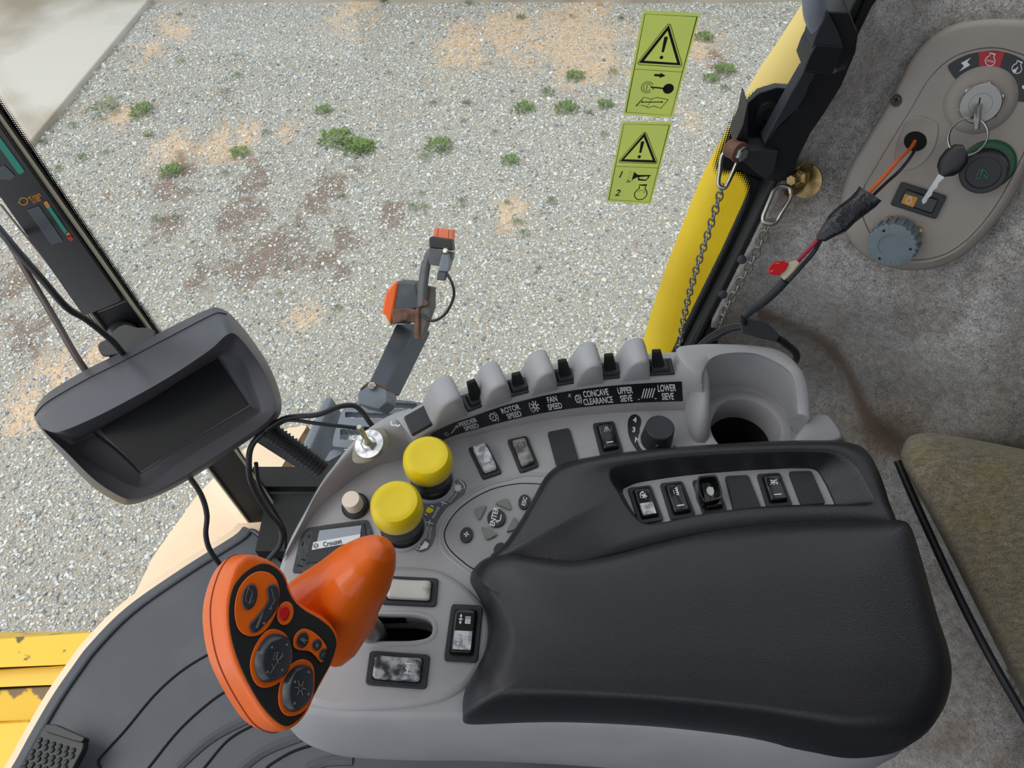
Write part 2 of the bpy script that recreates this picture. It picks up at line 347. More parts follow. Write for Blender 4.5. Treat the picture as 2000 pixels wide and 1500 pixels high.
def stonemat():
    m = bpy.data.materials.new('gravel_stone'); m.use_nodes = True; N = m.node_tree.nodes; L = m.node_tree.links; b = N['Principled BSDF']
    b.inputs['Roughness'].default_value = 0.8; b.inputs['Specular IOR Level'].default_value = 0.3
    a = N.new('ShaderNodeVertexColor'); a.layer_name = 'Col'; L.new(a.outputs['Color'], b.inputs['Base Color']); return m
# soil fields: photo centre, radius (px), kind
sand = [(1130, 75, 130), (1000, 60, 70), (1190, 120, 60), (340, 50, 55), (300, 100, 45), (240, 220, 40), (330, 290, 50), (420, 290, 45), (480, 275, 40), (690, 15, 70), (900, 85, 60), (120, 720, 60), (60, 800, 70), (1370, 90, 50), (1350, 240, 40), (1000, 420, 40), (600, 620, 50), (200, 690, 45), (560, 260, 30)]
brown = [(350, 350, 45), (470, 420, 60), (560, 480, 60), (650, 520, 45), (500, 350, 40), (640, 360, 45), (700, 330, 35), (760, 420, 40), (680, 460, 40), (390, 540, 40), (60, 650, 50), (20, 560, 45), (330, 440, 35), (440, 180, 20), (620, 400, 30), (230, 770, 25), (1400, 120, 25), (480, 520, 50)]
def field(lst):
    out = []
    for x, y, r in lst:
        c = at_z(x, y, 0); e = at_z(x+r, y, 0); f = at_z(x, y+r, 0); out.append((c.x, c.y, abs(e.x-c.x), abs(f.y-c.y)))
    return np.array(out)
FS, FB = field(sand), field(brown)
def vnoise(x, y, s, seed):
    X = x*s+seed*17.3; Y = y*s-seed*9.1; xi = np.floor(X).astype(np.int64); yi = np.floor(Y).astype(np.int64); fx = X-xi; fy = Y-yi; fx = fx*fx*(3-2*fx); fy = fy*fy*(3-2*fy)
    h = lambda a, b: ((np.sin(a*127.1+b*311.7+seed*74.7)*43758.5453) % 1.0)
    return (h(xi, yi)*(1-fx)+h(xi+1, yi)*fx)*(1-fy)+(h(xi, yi+1)*(1-fx)+h(xi+1, yi+1)*fx)*fy
def fbm(x, y, s, seed): return sum(vnoise(x, y, s*2**k, seed+k)/2**k for k in range(4))/1.875
def fieldval(F_, x, y):
    v = np.zeros_like(x)
    for cx, cy, rx, ry in F_: v = np.maximum(v, np.exp(-(((x-cx)/rx)**2+((y-cy)/ry)**2)))
    return v
def soilmix(x, y):
    j = fbm(x, y, 2.6, 3)-0.5; j2 = fbm(x, y, 9, 5)-0.5
    j3 = fbm(x, y, 30, 9)-0.5; return np.clip((fieldval(FS, x, y)+j*0.9+j2*1.0+j3*.8-0.34)*1.8, 0, 1)*.9, np.clip((fieldval(FB, x, y)+j*0.8+j2*1.2+j3*1.4-0.38)*2.2, 0, 1)
lin = lambda c: np.array(srgb(*c)[:3])
XR = (-5.6, 5.6); YR = (-0.4, 7.2)
nx, ny = 620, 420
gx, gy = np.meshgrid(np.linspace(*XR, nx), np.linspace(*YR, ny)); s_, b_ = soilmix(gx, gy)
hgt = (fbm(gx, gy, 1.5, 8)-0.5)*0.03
me = bpy.data.meshes.new('floor'); vs = np.stack([gx, gy, hgt], -1).reshape(-1, 3)
idx = np.arange(nx*ny).reshape(ny, nx); fs = np.stack([idx[:-1, :-1], idx[:-1, 1:], idx[1:, 1:], idx[1:, :-1]], -1).reshape(-1, 4)
me.from_pydata(vs.tolist(), [], fs.tolist()); ca = me.color_attributes.new('Col', 'FLOAT_COLOR', 'POINT')
base = lin((176, 168, 154)); cs = base[None]*(1-s_.reshape(-1, 1))+lin((212, 182, 150))[None]*s_.reshape(-1, 1); bb = b_.reshape(-1, 1)*0.8; cs = cs*(1-bb)+lin((118, 98, 88))[None]*bb
ca.data.foreach_set('color', np.concatenate([cs, np.clip(.95-.75*s_.reshape(-1, 1)-.6*b_.reshape(-1, 1), .12, 1)], 1).astype(np.float32).ravel()); me.materials.append(soil('yard_soil')); me.shade_smooth()
o = bpy.data.objects.new('floor', me); COL.objects.link(o); setp(o, 'dusty grey and tan soil of the yard under the loose gravel', kind='structure')
# slab edge line in plan, used to keep stones off it
SA, SB = at_z(302, 0, 0), at_z(78, 272, 0); SDIR = (SB-SA).normalized()
def on_slab(x, y): return ((x-SA.x)*SDIR.y-(y-SA.y)*SDIR.x) > 0 if ((-9-SA.x)*SDIR.y-(5-SA.y)*SDIR.x) > 0 else ((x-SA.x)*SDIR.y-(y-SA.y)*SDIR.x) < 0
CURB = at_z(1300, 8, 0).y
def stones(n, smin, smax, seed):
    r = np.random.default_rng(seed); x = r.uniform(*XR, n); y = r.uniform(YR[0], CURB+0.02, n); s1, b1 = soilmix(x, y)
    keep = (r.random(n) > s1*0.72) & (r.random(n) > b1*0.62) & ~on_slab(x, y) & (np.abs(x) < 1.1+0.80*y+0.9)
    keep &= ~((x < -0.2) & (y < 0.2)); x, y, s1, b1 = x[keep], y[keep], s1[keep], b1[keep]; n = len(x)
    t = (1+5**.5)/2; ico = np.array([(-1, t, 0), (1, t, 0), (-1, -t, 0), (1, -t, 0), (0, -1, t), (0, 1, t), (0, -1, -t), (0, 1, -t), (t, 0, -1), (t, 0, 1), (-t, 0, -1), (-t, 0, 1)])/np.sqrt(1+t*t)
    fc = np.array([(0, 11, 5), (0, 5, 1), (0, 1, 7), (0, 7, 10), (0, 10, 11), (1, 5, 9), (5, 11, 4), (11, 10, 2), (10, 7, 6), (7, 1, 8), (3, 9, 4), (3, 4, 2), (3, 2, 6), (3, 6, 8), (3, 8, 9), (4, 9, 5), (2, 4, 11), (6, 2, 10), (8, 6, 7), (9, 8, 1)])
    sz = smin*(smax/smin)**(r.random(n)**1.7); P = ico[None]*(1+r.uniform(-0.28, 0.28, (n, 12, 1)))
    P = P*np.stack([sz, sz*r.uniform(0.55, 0.95, n), sz*r.uniform(0.35, 0.6, n)], -1)[:, None]
    a = r.uniform(0, 2*np.pi, n); b = r.normal(0, 0.3, n); ca_, sa_, cb, sb = np.cos(a), np.sin(a), np.cos(b), np.sin(b)
    X = P[..., 0]*cb[:, None]+P[..., 2]*sb[:, None]; Z = -P[..., 0]*sb[:, None]+P[..., 2]*cb[:, None]; Y = P[..., 1]
    W = np.stack([X*ca_[:, None]-Y*sa_[:, None]+x[:, None], X*sa_[:, None]+Y*ca_[:, None]+y[:, None], Z+(sz*0.22)[:, None]+(fbm(x, y, 1.5, 8)-0.5)[:, None]*0.03], -1)
    pal = np.array([lin(c) for c in ((204, 205, 203), (184, 188, 190), (214, 211, 204), (152, 158, 161), (200, 191, 176), (228, 226, 221), (172, 156, 142), (126, 129, 130))])
    cc = pal[r.choice(len(pal), n, p=[.24, .2, .17, .12, .11, .05, .05, .06])]*r.uniform(0.85, 1.12, (n, 1))
    return W.reshape(-1, 3), (fc[None]+(np.arange(n)*12)[:, None, None]).reshape(-1, 3), np.repeat(cc, 12, 0)
A = stones(390000, 0.0042, 0.0112, 1); B = stones(5000, 0.012, 0.020, 2)
vs = np.concatenate([A[0], B[0]]); fs = np.concatenate([A[1], B[1]+len(A[0])]); cs = np.concatenate([A[2], B[2]])
me = bpy.data.meshes.new('gravel'); me.vertices.add(len(vs)); me.vertices.foreach_set('co', vs.astype(np.float32).ravel())
me.loops.add(len(fs)*3); me.loops.foreach_set('vertex_index', fs.astype(np.int32).ravel()); me.polygons.add(len(fs)); me.polygons.foreach_set('loop_start', (np.arange(len(fs))*3).astype(np.int32)); me.update(calc_edges=True)
ca = me.color_attributes.new('Col', 'FLOAT_COLOR', 'POINT'); ca.data.foreach_set('color', np.concatenate([cs, np.ones((len(cs), 1))], 1).astype(np.float32).ravel()); me.materials.append(stonemat())
me.shade_flat(); o = bpy.data.objects.new('gravel', me); COL.objects.link(o); setp(o, 'loose pale grey crushed gravel covering the yard', 'gravel', kind='stuff')
# concrete slab
d = SDIR; far = SA-d*6; near = SB+d*3; side = V((-9, 0, 0))
CONC = mat('yard_concrete', (196, 189, 180), 0.85, bump=(30, 0.3, 0.004), var=((150, 136, 116), 0.8, 0.50, 0.66, 6))
g = G(); top = [far+V((0, 0, .045)), near+V((0, 0, .045)), near+side+V((0, 0, .045)), far+side+V((0, 0, .045))]; g.prism(top, [p-V((0, 0, .2)) for p in top])
setp(g.obj('trim_1', CONC, bevel=0.012), 'brown stained concrete slab in the upper left of the yard', kind='structure')
g = G(); g.box(V((0, CURB+0.13, 0.03)), V((9, 0, 0)), V((0, .1, 0)), V((0, 0, .07)))
setp(g.obj('trim_2', mat('curb_concrete', (196, 186, 172), 0.85, bump=(20, 0.4, 0.006), var=((170, 158, 146), 3, .4, .7)), bevel=0.01), 'pale concrete kerb along the far edge of the yard', kind='structure')
g = G(); g.box(V((0, CURB+0.33, 1.0)), V((9, 0, 0)), V((0, .1, 0)), V((0, 0, 1.02)))
setp(g.obj('wall_far', mat('blue_grey_cladding', (150, 160, 172), 0.6, var=((140, 150, 164), 2, .4, .7))), 'blue grey wall base behind the kerb', kind='structure')
# weeds
GRN = [mat('weed_green', (102, 122, 76), 0.7, var=((74, 96, 56), 40, .4, .65)), mat('weed_dull_green', (112, 130, 92), 0.75, var=((134, 140, 100), 40, .4, .65)), mat('weed_bright_green', (112, 138, 70), 0.7, var=((84, 110, 54), 30, .4, .65))]
def weed_mesh(kind, seed):
    r = random.Random(seed); vs = []; fs = []
    n = (150, 60, 42)[kind]
    for i in range(n):
        a = r.uniform(0, 6.283); rad = r.random()**0.7*(1.0, 0.8, 0.25)[kind]; c = V((math.cos(a)*rad, math.sin(a)*rad*(0.75 if kind == 0 else 1), 0))
        if kind == 0 and r.random() < 0.3: c += V((0.5*r.uniform(-1, 1), 0.12*r.uniform(-1, 1), 0))
        L_ = (0.22, 0.3, 0.7)[kind]*r.uniform(.6, 1.2); wd = (0.09, 0.08, 0.045)[kind]*r.uniform(.7, 1.3); el = r.uniform(0.15, 0.8) if kind < 2 else r.uniform(0.4, 1.3)
        dd = V((math.cos(a+r.uniform(-1, 1)), math.sin(a+r.uniform(-1, 1)), 0)); up = V((0, 0, 1)); sd_ = V((-dd.y, dd.x, 0)); h0 = r.uniform(0.02, 0.16) if kind < 2 else 0.0; c.z = h0
        mid = c+dd*L_*.5*math.cos(el)+up*L_*.55*math.sin(el); tip = c+dd*L_*math.cos(el)+up*L_*.8*math.sin(el); k = len(vs)
        vs += [c, mid-sd_*wd, tip, mid+sd_*wd]; fs += [(k, k+1, k+2, k+3)]
    me = bpy.data.meshes.new('weed'); me.from_pydata([tuple(v) for v in vs], [], fs); return me
WM = [weed_mesh(0, 1), weed_mesh(0, 2), weed_mesh(1, 3), weed_mesh(1, 4), weed_mesh(2, 5)]
weeds = [(206, 214, 28), (278, 217, 20), (266, 231, 12), (292, 268, 13), (163, 310, 13), (206, 299, 8), (145, 245, 9), (86, 280, 12), (115, 331, 10), (337, 336, 20), (469, 301, 18), (441, 340, 10), (521, 261, 10), (633, 219, 16), (658, 277, 32), (700, 294, 30), (465, 150, 10), (352, 122, 8), (352, 31, 8), (668, 388, 12), (308, 430, 12), (341, 427, 9), (713, 291, 20), (911, 205, 14), (858, 290, 26), (828, 310, 14), (967, 261, 9), (1024, 214, 20), (1070, 182, 14), (1105, 214, 22), (1182, 206, 16), (1150, 224, 13), (1122, 150, 18), (1196, 142, 11), (1017, 37, 13), (916, 9, 11), (751, 5, 12), (1212, 38, 10), (846, 205, 9), (996, 317, 18), (807, 406, 12), (828, 408, 12), (902, 397, 12), (990, 399, 10), (1077, 395, 12), (1010, 436, 12), (1024, 458, 12), (1052, 526, 10), (660, 603, 10), (1374, 75, 18), (1415, 140, 20), (1388, 156, 16), (1416, 175, 11), (545, 575, 10), (825, 380, 8), (930, 430, 8), (1180, 265, 9), (905, 238, 7), (760, 145, 6), (1000, 180, 7)]
spec = {14: 'largest bright green weed mat spreading on the gravel left of the yard centre', 15: 'second bright green weed mat just right of the largest one', 24: 'long low strip of green weeds right of the two large weed mats', 0: 'dark leafy weed tuft beside the concrete slab corner'}
for i, (x, y, s) in enumerate(weeds):
    p = at_z(x, y, 0); sc = s*(p-CAM).length/F
    if s >= 16: k = 0 if i % 2 else 1
    elif y < 60: k = 4
    else: k = (2, 3, 2, 4)[i % 4]
    if i in (14, 15, 24): k = i % 2
    if i == 0: k = 3
    me = WM[k].copy() if i < 0 else WM[k]
    o = bpy.data.objects.new('weed', me); COL.objects.link(o); o.location = (p.x, p.y, 0.008+(float(fbm(np.array([p.x]), np.array([p.y]), 1.5, 8)[0])-0.5)*0.03); o.scale = (sc, sc*1.1, min(sc, 0.1)*1.1); o.rotation_euler.z = (i*1.7) % 0.9-0.45
    if not me.materials: me.materials.append(GRN[(2, 2, 0, 1, 1)[k]])
    setp(o, spec.get(i, 'small green weed growing up through the loose gravel'), 'weed', 'weeds scattered over the gravel' if i not in spec else None)
# ---- cream fender below the cab corner
t = thing('fender', at_z(430, 1000, 1.6), 'cream painted fender panel outside below the front corner of the cab', 'fender')
pts = rp([(255, 1175), (300, 1085), (385, 966), (470, 880), (551, 839), (602, 829), (560, 895), (527, 952), (490, 1060), (420, 1300), (180, 1420)], 10)
G().pz(pts, 1.6, 1.52).obj('panel', CREAM, t, bevel=0.008)
G().pz([(597, 830), (606, 838), (604, 850), (560, 962), (545, 975), (527, 952)], 1.598, 1.44).obj('edge_flange', mat('brown_cavity', (104, 78, 44), 0.8, var=((70, 52, 34), 20, .4, .7)), t)  # brown strip coloured as the shadow along the panel edge
G().pz([(380, 1180), (420, 1160), (440, 1190), (400, 1210)], 1.53, -0.02).obj('support_post', MATB, t)
# ---- yellow header beam in front, seen past the mat
t = thing('header_beam', at_z(60, 1400, 1.0), 'yellow front beam with chipped paint and a muddy strip below left', 'beam')
def bandz(name, ys, zs, m):
    rings = []
    for x0 in (-260, -60, 90, 200, 420):
        rings.append([at_z(x0, y+(190-x0)*0.07*(1 if k == 0 else .6), z) for k, (y, z) in enumerate(zip(ys, zs))]+[at_z(x0, ys[-1]+4, zs[-1]-.12), at_z(x0, ys[0]-0, zs[0]-.2)])
    G().loft(rings).obj(name, m, t, bevel=0.004)
bandz('upper_flange', (1234, 1296), (0.98, 1.0), YWORN); bandz('web', (1296, 1302, 1334), (1.0, 0.965, 0.955), YWORN)
bandz('mud_strip', (1334, 1402), (0.94, 0.93), YDIRT); bandz('lower_flange', (1400, 1520), (0.96, 0.97), YWORN)
# ---- step platform
t = thing('step_platform', at_z(720, 850, 1.72), 'grey painted steel access step with toothed oval holes outside the window', 'step')
g = G()
def chan(px, z, dz): return [at_z(a, b, z+dz) for a, b in px]
c0 = chan([(630, 786), (640, 781), (652, 782), (668, 796)], 1.74, 0); c1 = chan([(548, 958), (560, 960), (574, 962), (606, 950)], 1.74, 0)
for r_ in (c0, c1): r_[1].z += .015; r_[2].z += .012; r_[3].z -= .05
lo0 = [p-V((0, 0, .06)) for p in reversed(c0)]; lo1 = [p-V((0, 0, .06)) for p in reversed(c1)]
G().loft([c0+lo0, c1+lo1]).obj('side_channel', GSTL, t, bevel=0.004)
def slot(cx, cy, w, h, rot=0, teeth=True):
    n = 22; o_ = []
    for x, y in [(w/2*math.copysign(1, math.cos(a))*min(1, abs(math.cos(a))*1.25), h/2*math.copysign(1, math.sin(a))*min(1, abs(math.sin(a))*1.6)) for a in [2*math.pi*(k+.5)/48 for k in range(48)]]:
        k = len(o_)
        if teeth and k % 2: y *= 0.86
        o_.append(V((cx+x*math.cos(rot)-y*math.sin(rot), cy+x*math.sin(rot)+y*math.cos(rot))))
    return o_
def tread(outline, slots, z):
    g = G(); loops = [PZ(rp(outline, 8), z)]+[PZ(s, z) for s in slots]; g.holes(loops, V((0, 0, -.004)))
    for s in slots:    # folded walls below the holes
        top = PZ(s, z-.004); g.loft([top, [p-V((0, 0, .022)) for p in top]], False, False)
    return g.obj('tread', GSTL, t, sharp=30)
tread([(668, 800), (702, 781), (760, 779), (815, 785), (860, 792), (880, 870), (780, 905), (690, 876), (648, 872), (652, 850)], [slot(758, 791, 112, 12, .06), slot(730, 812, 112, 12, .04), slot(700, 850, 72, 22, .06)], 1.75)
tread([(646, 878), (690, 880), (760, 900), (760, 990), (600, 1000), (612, 950), (634, 900)], [slot(664, 912, 46, 42, -.5, False)], 1.73)
G().loft([PZ([(520, 950), (528, 968), (548, 984), (600, 976), (680, 955)], 1.70), PZ([(531, 938), (537, 950), (555, 962), (600, 956), (680, 935)], 1.70)], closed=False).obj('rim', GSTL, t, solid=0.01)
G().loft([PZ([(520, 950), (528, 968), (548, 984), (600, 976), (680, 955)], 1.70), PZ([(520, 950), (528, 968), (548, 984), (600, 976), (680, 955)], 1.66)], closed=False).obj('skirt', GSTL, t, solid=0.006)
# ---- signal light arm
t = thing('light_arm', at_z(730, 778, 1.74), 'dark square tube arm reaching out over the gravel with amber lamps', 'light arm')
def hull(name, near, dn, depthv, m, bev=0.003, parent=None, lab=None):
    P = [at_d(a, b, dn) for a, b in near]; return G().prism(P, [p+depthv for p in P]).obj(name, m, parent or t, bevel=bev, label=lab)
D0, D1 = 1.50, 1.62
tub = [at_d(706, 776, D0), at_d(741, 779, D0), at_d(807, 650, D1), at_d(773, 632, D1)]; dv = V((0.035, 0.03, -0.035))
G().prism(tub, [p+dv for p in tub]).obj('square_tube', ARMP, t, bevel=0.004)
hull('lower_sleeve', [(703, 757), (716, 748), (731, 746), (757, 762), (756, 785), (740, 800), (700, 790), (697, 772)], 1.49, V((0.01, 0.02, -0.05)), GSTL)
hull('flange_plate', [(703, 758), (718, 745), (733, 745), (757, 759), (757, 763), (732, 751), (719, 751), (704, 763)], 1.488, V((0.004, 0.01, -0.03)), RUST)
G().lathe(at_d(727, 754, 1.486), V((0, -.6, .8)), [(.009, -.004), (.009, .004), (.006, .007)], 6).obj('bolt', STEEL, t)
hull('lamp_box', [(770, 552), (776, 550), (811, 553), (822, 600), (803, 606), (801, 634), (766, 632), (760, 610)], 1.585, V((0.01, 0.035, -0.03)), ARMP, .004, lab='dark grey lamp housing')
lz = hull('lens', [(768, 551), (777, 551), (763, 635), (748, 634), (745, 610), (752, 572)], 1.58, V((0.012, 0.03, -0.03)), LENS, .005, lab='amber lens facing left')
hull('clear_lens', [(745, 613), (754, 616), (763, 635), (757, 637), (747, 633)], 1.578, V((0.01, 0.03, -0.03)), mat('clear_lens', (214, 206, 190), .3), .003)
hull('clamp', [(765, 604), (790, 602), (812, 606), (810, 632), (790, 626), (766, 634)], 1.572, V((0.005, 0.02, -0.02)), RUST)
hull('mounting_plate', [(829, 558), (842, 562), (842, 600), (828, 640), (820, 664), (808, 662), (809, 612)], 1.58, V((0.01, 0.005, -0.004)), mat('dusty_plate', (96, 94, 94), .7, var=((120, 100, 84), 30, .5, .7)), .001)
hull('edge_plate', [(809, 605), (818, 598), (818, 664), (808, 661)], 1.572, V((0.006, 0.01, -0.01)), RUST)
G().lathe(at_d(831, 591, 1.572), V((-.2, -.7, .7)), [(.006, 0), (.006, .004)], 12).obj('bolt', RUST, t)
G().lathe(at_d(792, 616, 1.565), V((-.2, -.7, .7)), [(.007, 0), (.007, .005)], 6).obj('bolt', RUST, t)
st = cr([at_d(814, 604, 1.58), at_d(816, 560, 1.57), at_d(822, 520, 1.56), at_d(832, 492, 1.55), at_d(840, 484, 1.55)], 6); wv = V((.022, .004, .008))
G().loft([st, [p+wv for p in st]], closed=False).obj('strap', mat('strap_steel', (100, 102, 104), .5, .3, var=((84, 74, 66), 30, .5, .7)), t, solid=.004)
hull('upper_lamp', [(837, 465), (842, 461), (882, 467), (884, 490), (838, 484)], 1.545, V((0.004, 0.02, -0.02)), BLK, .004, lab='black lamp backing')
hull('upper_lens', [(848, 447), (850, 445), (884, 448), (882, 474), (844, 467)], 1.56, V((0.004, 0.02, -0.02)), LENS2, .004, lab='faded orange lens on top')
ln = Ink(); ln.line([(856, 447), (853, 467)], 1.2); ln.line([(877, 449), (875, 470)], 1.2); ln.obj('lens_rib', lambda x, y: at_d(x, y, 1.5595), RUST, t)
hull('upper_bracket', [(838, 484), (884, 492), (882, 505), (876, 522), (856, 520), (838, 516), (836, 500)], 1.535, V((0.004, 0.012, -0.012)), ARMP, .002)
G().lathe(at_d(871, 491, 1.53), V((-.2, -.6, .75)), [(.007, 0), (.007, .006), (.004, .009)], 6).obj('bolt', STEEL, t)
hull('connector', [(863, 496), (876, 496), (879, 516), (874, 532), (855, 530), (858, 514)], 1.525, V((0.004, 0.014, -0.012)), GSTL, .003, lab='grey wire connector')
hull('connector_plug', [(854, 530), (872, 532), (868, 549), (852, 547)], 1.527, V((0.003, 0.012, -0.01)), mat('plug_grey', (74, 76, 84), .5), .002)
G().tube(cr([at_d(873, 534, 1.53), at_d(884, 556, 1.53), at_d(886, 580, 1.54), at_d(872, 610, 1.55), at_d(852, 625, 1.56), at_d(838, 625, 1.57), at_d(824, 614, 1.575)], 8), .0032, 8).obj('wire', CABLE, t)
# ---- yellow body side at the rear of the cab
def yell(name, px_edge, y, m, lab):
    P = [at_pl(a, b, V((.3, y, 2.2)), V((-.15, -1, .55)).normalized()) for a, b in px_edge]
    rings = []
    for p in P: rings.append([p+V((.40, .40, 0)), p+V((.10, .10, 0)), p+V((.02, .03, 0)), p+V((.006, .02, 0)), p+V((.022, .004, 0)), p+V((.05, 0, 0)), p+V((1.2, .0, 0)), p+V((1.2, .3, 0))])
    return G().loft(rings).obj(name, m, t, label=lab)
t = thing('body_panel', at_y(1400, 500, .86), 'yellow painted side panel of the machine outside behind the window', 'body panel')
ed = cr([(1215, 800), (1249, 690), (1276, 600), (1300, 530), (1335, 440), (1372, 350), (1420, 262)], 5)
yell('lower_panel', ed, .86, YPNT, 'strong yellow lower panel')
ed = cr([(1424, 256), (1445, 212), (1480, 150), (1530, 76), (1572, 8), (1600, -50), (1640, -130)], 5)
yell('upper_panel', ed, .862, YPNTC, 'pale sun faded upper panel')
# ================================================================ CAB SHELL
YP, YG = 0.588, 0.60       # pillar face and window glass planes
FZ = 1.86                 # cab floor height
def struct(o, label): return setp(o, label, kind='structure')
def hold(root, rz=None): return root
# side window glass and its black border
P0, P1 = at_y(-700, 400, YG), at_y(1700, 400, YG)
g = G(); g.box(V((-0.10, YG+.004, 2.75)), V((0.36, 0, 0)), V((0, .003, 0)), V((0, 0, .85)))
win = struct(g.obj('window_1', GLASS), 'clear side window of the cab looking onto the gravel yard')
def fritmat(period=0.0031):
    m = bpy.data.materials.new('frit_dots'); m.use_nodes = True; N = m.node_tree.nodes; L = m.node_tree.links; b = N['Principled BSDF']
    b.inputs['Base Color'].default_value = srgb(12, 12, 13); b.inputs['Roughness'].default_value = 0.4
    uv = N.new('ShaderNodeUVMap'); uv.uv_map = 'UVMap'; s = N.new('ShaderNodeSeparateXYZ'); L.new(uv.outputs[0], s.inputs[0])
    t = N.new('ShaderNodeTexCoord'); q = N.new('ShaderNodeSeparateXYZ'); L.new(t.outputs['Object'], q.inputs[0])
    def M(op, a, b2=None, v=None):
        n = N.new('ShaderNodeMath'); n.operation = op; L.new(a, n.inputs[0])
        if b2 is not None: L.new(b2, n.inputs[1])
        if v is not None: n.inputs[1].default_value = v
        return n.outputs[0]
    k = 2*math.pi/period; a = M('ADD', q.outputs['X'], q.outputs['Z']); c = M('SUBTRACT', q.outputs['X'], q.outputs['Z'])
    sa = M('SINE', M('MULTIPLY', a, v=k*.7)); sc = M('SINE', M('MULTIPLY', c, v=k*.7)); pr = M('MULTIPLY', M('ADD', M('MULTIPLY', sa, sc), v=1.0), v=0.5)
    al = M('LESS_THAN', pr, s.outputs['X'])   # u runs 0 (clear) to 1 (solid)
    tr = N.new('ShaderNodeBsdfTransparent'); mx = N.new('ShaderNodeMixShader'); L.new(al, mx.inputs[0]); L.new(tr.outputs[0], mx.inputs[1]); L.new(b.outputs[0], mx.inputs[2]); L.new(mx.outputs[0], N['Material Output'].inputs[0])
    return m
FRIT = fritmat()
def frit(name, inner, outer, fn, parent, fade=1.0, steps=1):
    """strip from the clear edge (inner) to the solid edge; u = 0..1 is carried as a UV"""
    n = len(inner); vs = []; uvs = []
    for a, b in zip(inner, outer): vs += [fn(*a[:2]), fn(*b[:2])]; uvs += [0.0, 1.02]
    fs = [(2*i, 2*i+2, 2*i+3, 2*i+1) for i in range(n-1)]; O = ORIG[root_of(parent).name]
    me = bpy.data.meshes.new(name); me.from_pydata([tuple(v-O) for v in vs], [], fs); uv = me.uv_layers.new(name='UVMap')
    for p in me.polygons:
        for li in p.loop_indices: uv.data[li].uv = (uvs[me.loops[li].vertex_index], 0)
    me.materials.append(FRIT); o = bpy.data.objects.new(name, me); COL.objects.link(o); o.parent = parent; return o
gy = lambda x, y: at_y(x, y, YG-0.001)
A_in = cr([(-40, 128), (14, 204), (110, 342), (210, 487), (313, 634), (400, 762), (488, 897), (522, 948), (548, 968), (580, 972), (640, 962), (720, 945), (820, 930)], 4)
A_out = [V((p.x-11, p.y+7)) if p.y < 900 else V((p.x-7, p.y+9)) for p in A_in]
A_far = cr([(-160, 90), (-102, 170), (-51, 240), (52, 380), (154, 520), (272, 680), (360, 800), (455, 930), (500, 1030), (560, 1080), (640, 1060), (720, 1040), (820, 1020)], 4)[:len(A_out)]
frit('border_dots', A_in, A_out, gy, win)
G().loft([[gy(p[0], p[1]) for p in A_out], [gy(p[0], p[1]) for p in A_far]], closed=False).obj('border', MATB, win, smooth=False)
# rear border: outline of the clear edge, top to bottom
B_in = cr([(1655, -40), (1648, 14), (1638, 30)], 4)
B_cl = cr([(1574, 168), (1520, 160), (1478, 170), (1440, 200), (1412, 252), (1392, 304), (1390, 334), (1402, 348), (1424, 344), (1442, 352), (1452, 372), (1446, 400), (1414, 470), (1376, 548), (1330, 640), (1290, 722)], 5)
B_so = cr([(1580, 182), (1524, 176), (1490, 186), (1456, 212), (1430, 260), (1410, 308), (1406, 322), (1420, 330), (1440, 330), (1458, 342), (1468, 372), (1462, 402), (1430, 474), (1392, 552), (1346, 646), (1306, 728)], 5)
B_far = cr([(1640, 200), (1640, 230), (1630, 250), (1620, 270), (1600, 300), (1580, 320), (1560, 340), (1540, 360), (1530, 380), (1520, 400), (1510, 420), (1500, 440), (1490, 480), (1450, 560), (1410, 650), (1370, 740)], 5)
frit('border_dots', B_cl, B_so, gy, win)
G().loft([[gy(p[0], p[1]) for p in B_so], [gy(p[0], p[1]) for p in B_far]], closed=False).obj('border', MATB, win, smooth=False)
frit('border_dots', [(1656, -60), (1650, 0), (1640, 26), (1620, 90)], [(1668, -60), (1662, 0), (1655, 26), (1636, 95)], gy, win)
# side wall below the window
g = G(); g.box(V((0.15, YG+.03, 1.78)), V((0.62, 0, 0)), V((0, .02, 0)), V((0, 0, .13)))
struct(g.obj('wall_right', MATB), 'black lower wall of the cab below the side window')
g = G(); g.box(V((.22, .55, 1.872)), V((.66, 0, 0)), V((0, .055, 0)), V((0, 0, .022))); struct(g.obj('trim_5', MATB), 'black sill between the floor mat and the side window')
# rear pillar rubber seals
seal = [(1800, -120), (1735, -60), (1692, 0), (1640, 108), (1600, 190), (1560, 275), (1530, 345), (1490, 430), (1440, 530), (1390, 630), (1340, 730)]
left = [(1720, -120), (1690, -60), (1655, 0), (1610, 108), (1575, 190), (1530, 275), (1500, 345), (1462, 430), (1414, 530), (1362, 630), (1312, 730)]
g = G()
for f0, f1, dz, r_ in ((0.0, 0.5, 0.004, .010), (0.5, 1.0, 0.0, .014)):
    L0 = [at_y(a[0]*(1-f0)+b[0]*f0, a[1], YG-.008) for a, b in zip(left, seal)]; L1 = [at_y(a[0]*(1-f1)+b[0]*f1, a[1], YG-.008) for a, b in zip(left, seal)]
    L0[0] = L0[1]+(L0[1]-L0[3])*((3.71-L0[1].z)/(L0[1].z-L0[3].z)); L1[0] = L1[1]+(L1[1]-L1[3])*((3.71-L1[1].z)/(L1[1].z-L1[3].z))
    g.loft([[p, p+V((0, -r_, 0.002)), q+V((0, -r_, 0.002)), q, q+V((0, .03, 0)), p+V((0, .03, 0))] for p, q in zip(L0, L1)])
g.tube([at_y(a[0]*.45+b[0]*.55, a[1], YG-.022) for a, b in zip(left, seal)], .0035, 8)
struct(g.obj('trim_3', RUBB, bevel=.001), 'black rubber seal along the rear edge of the side window')
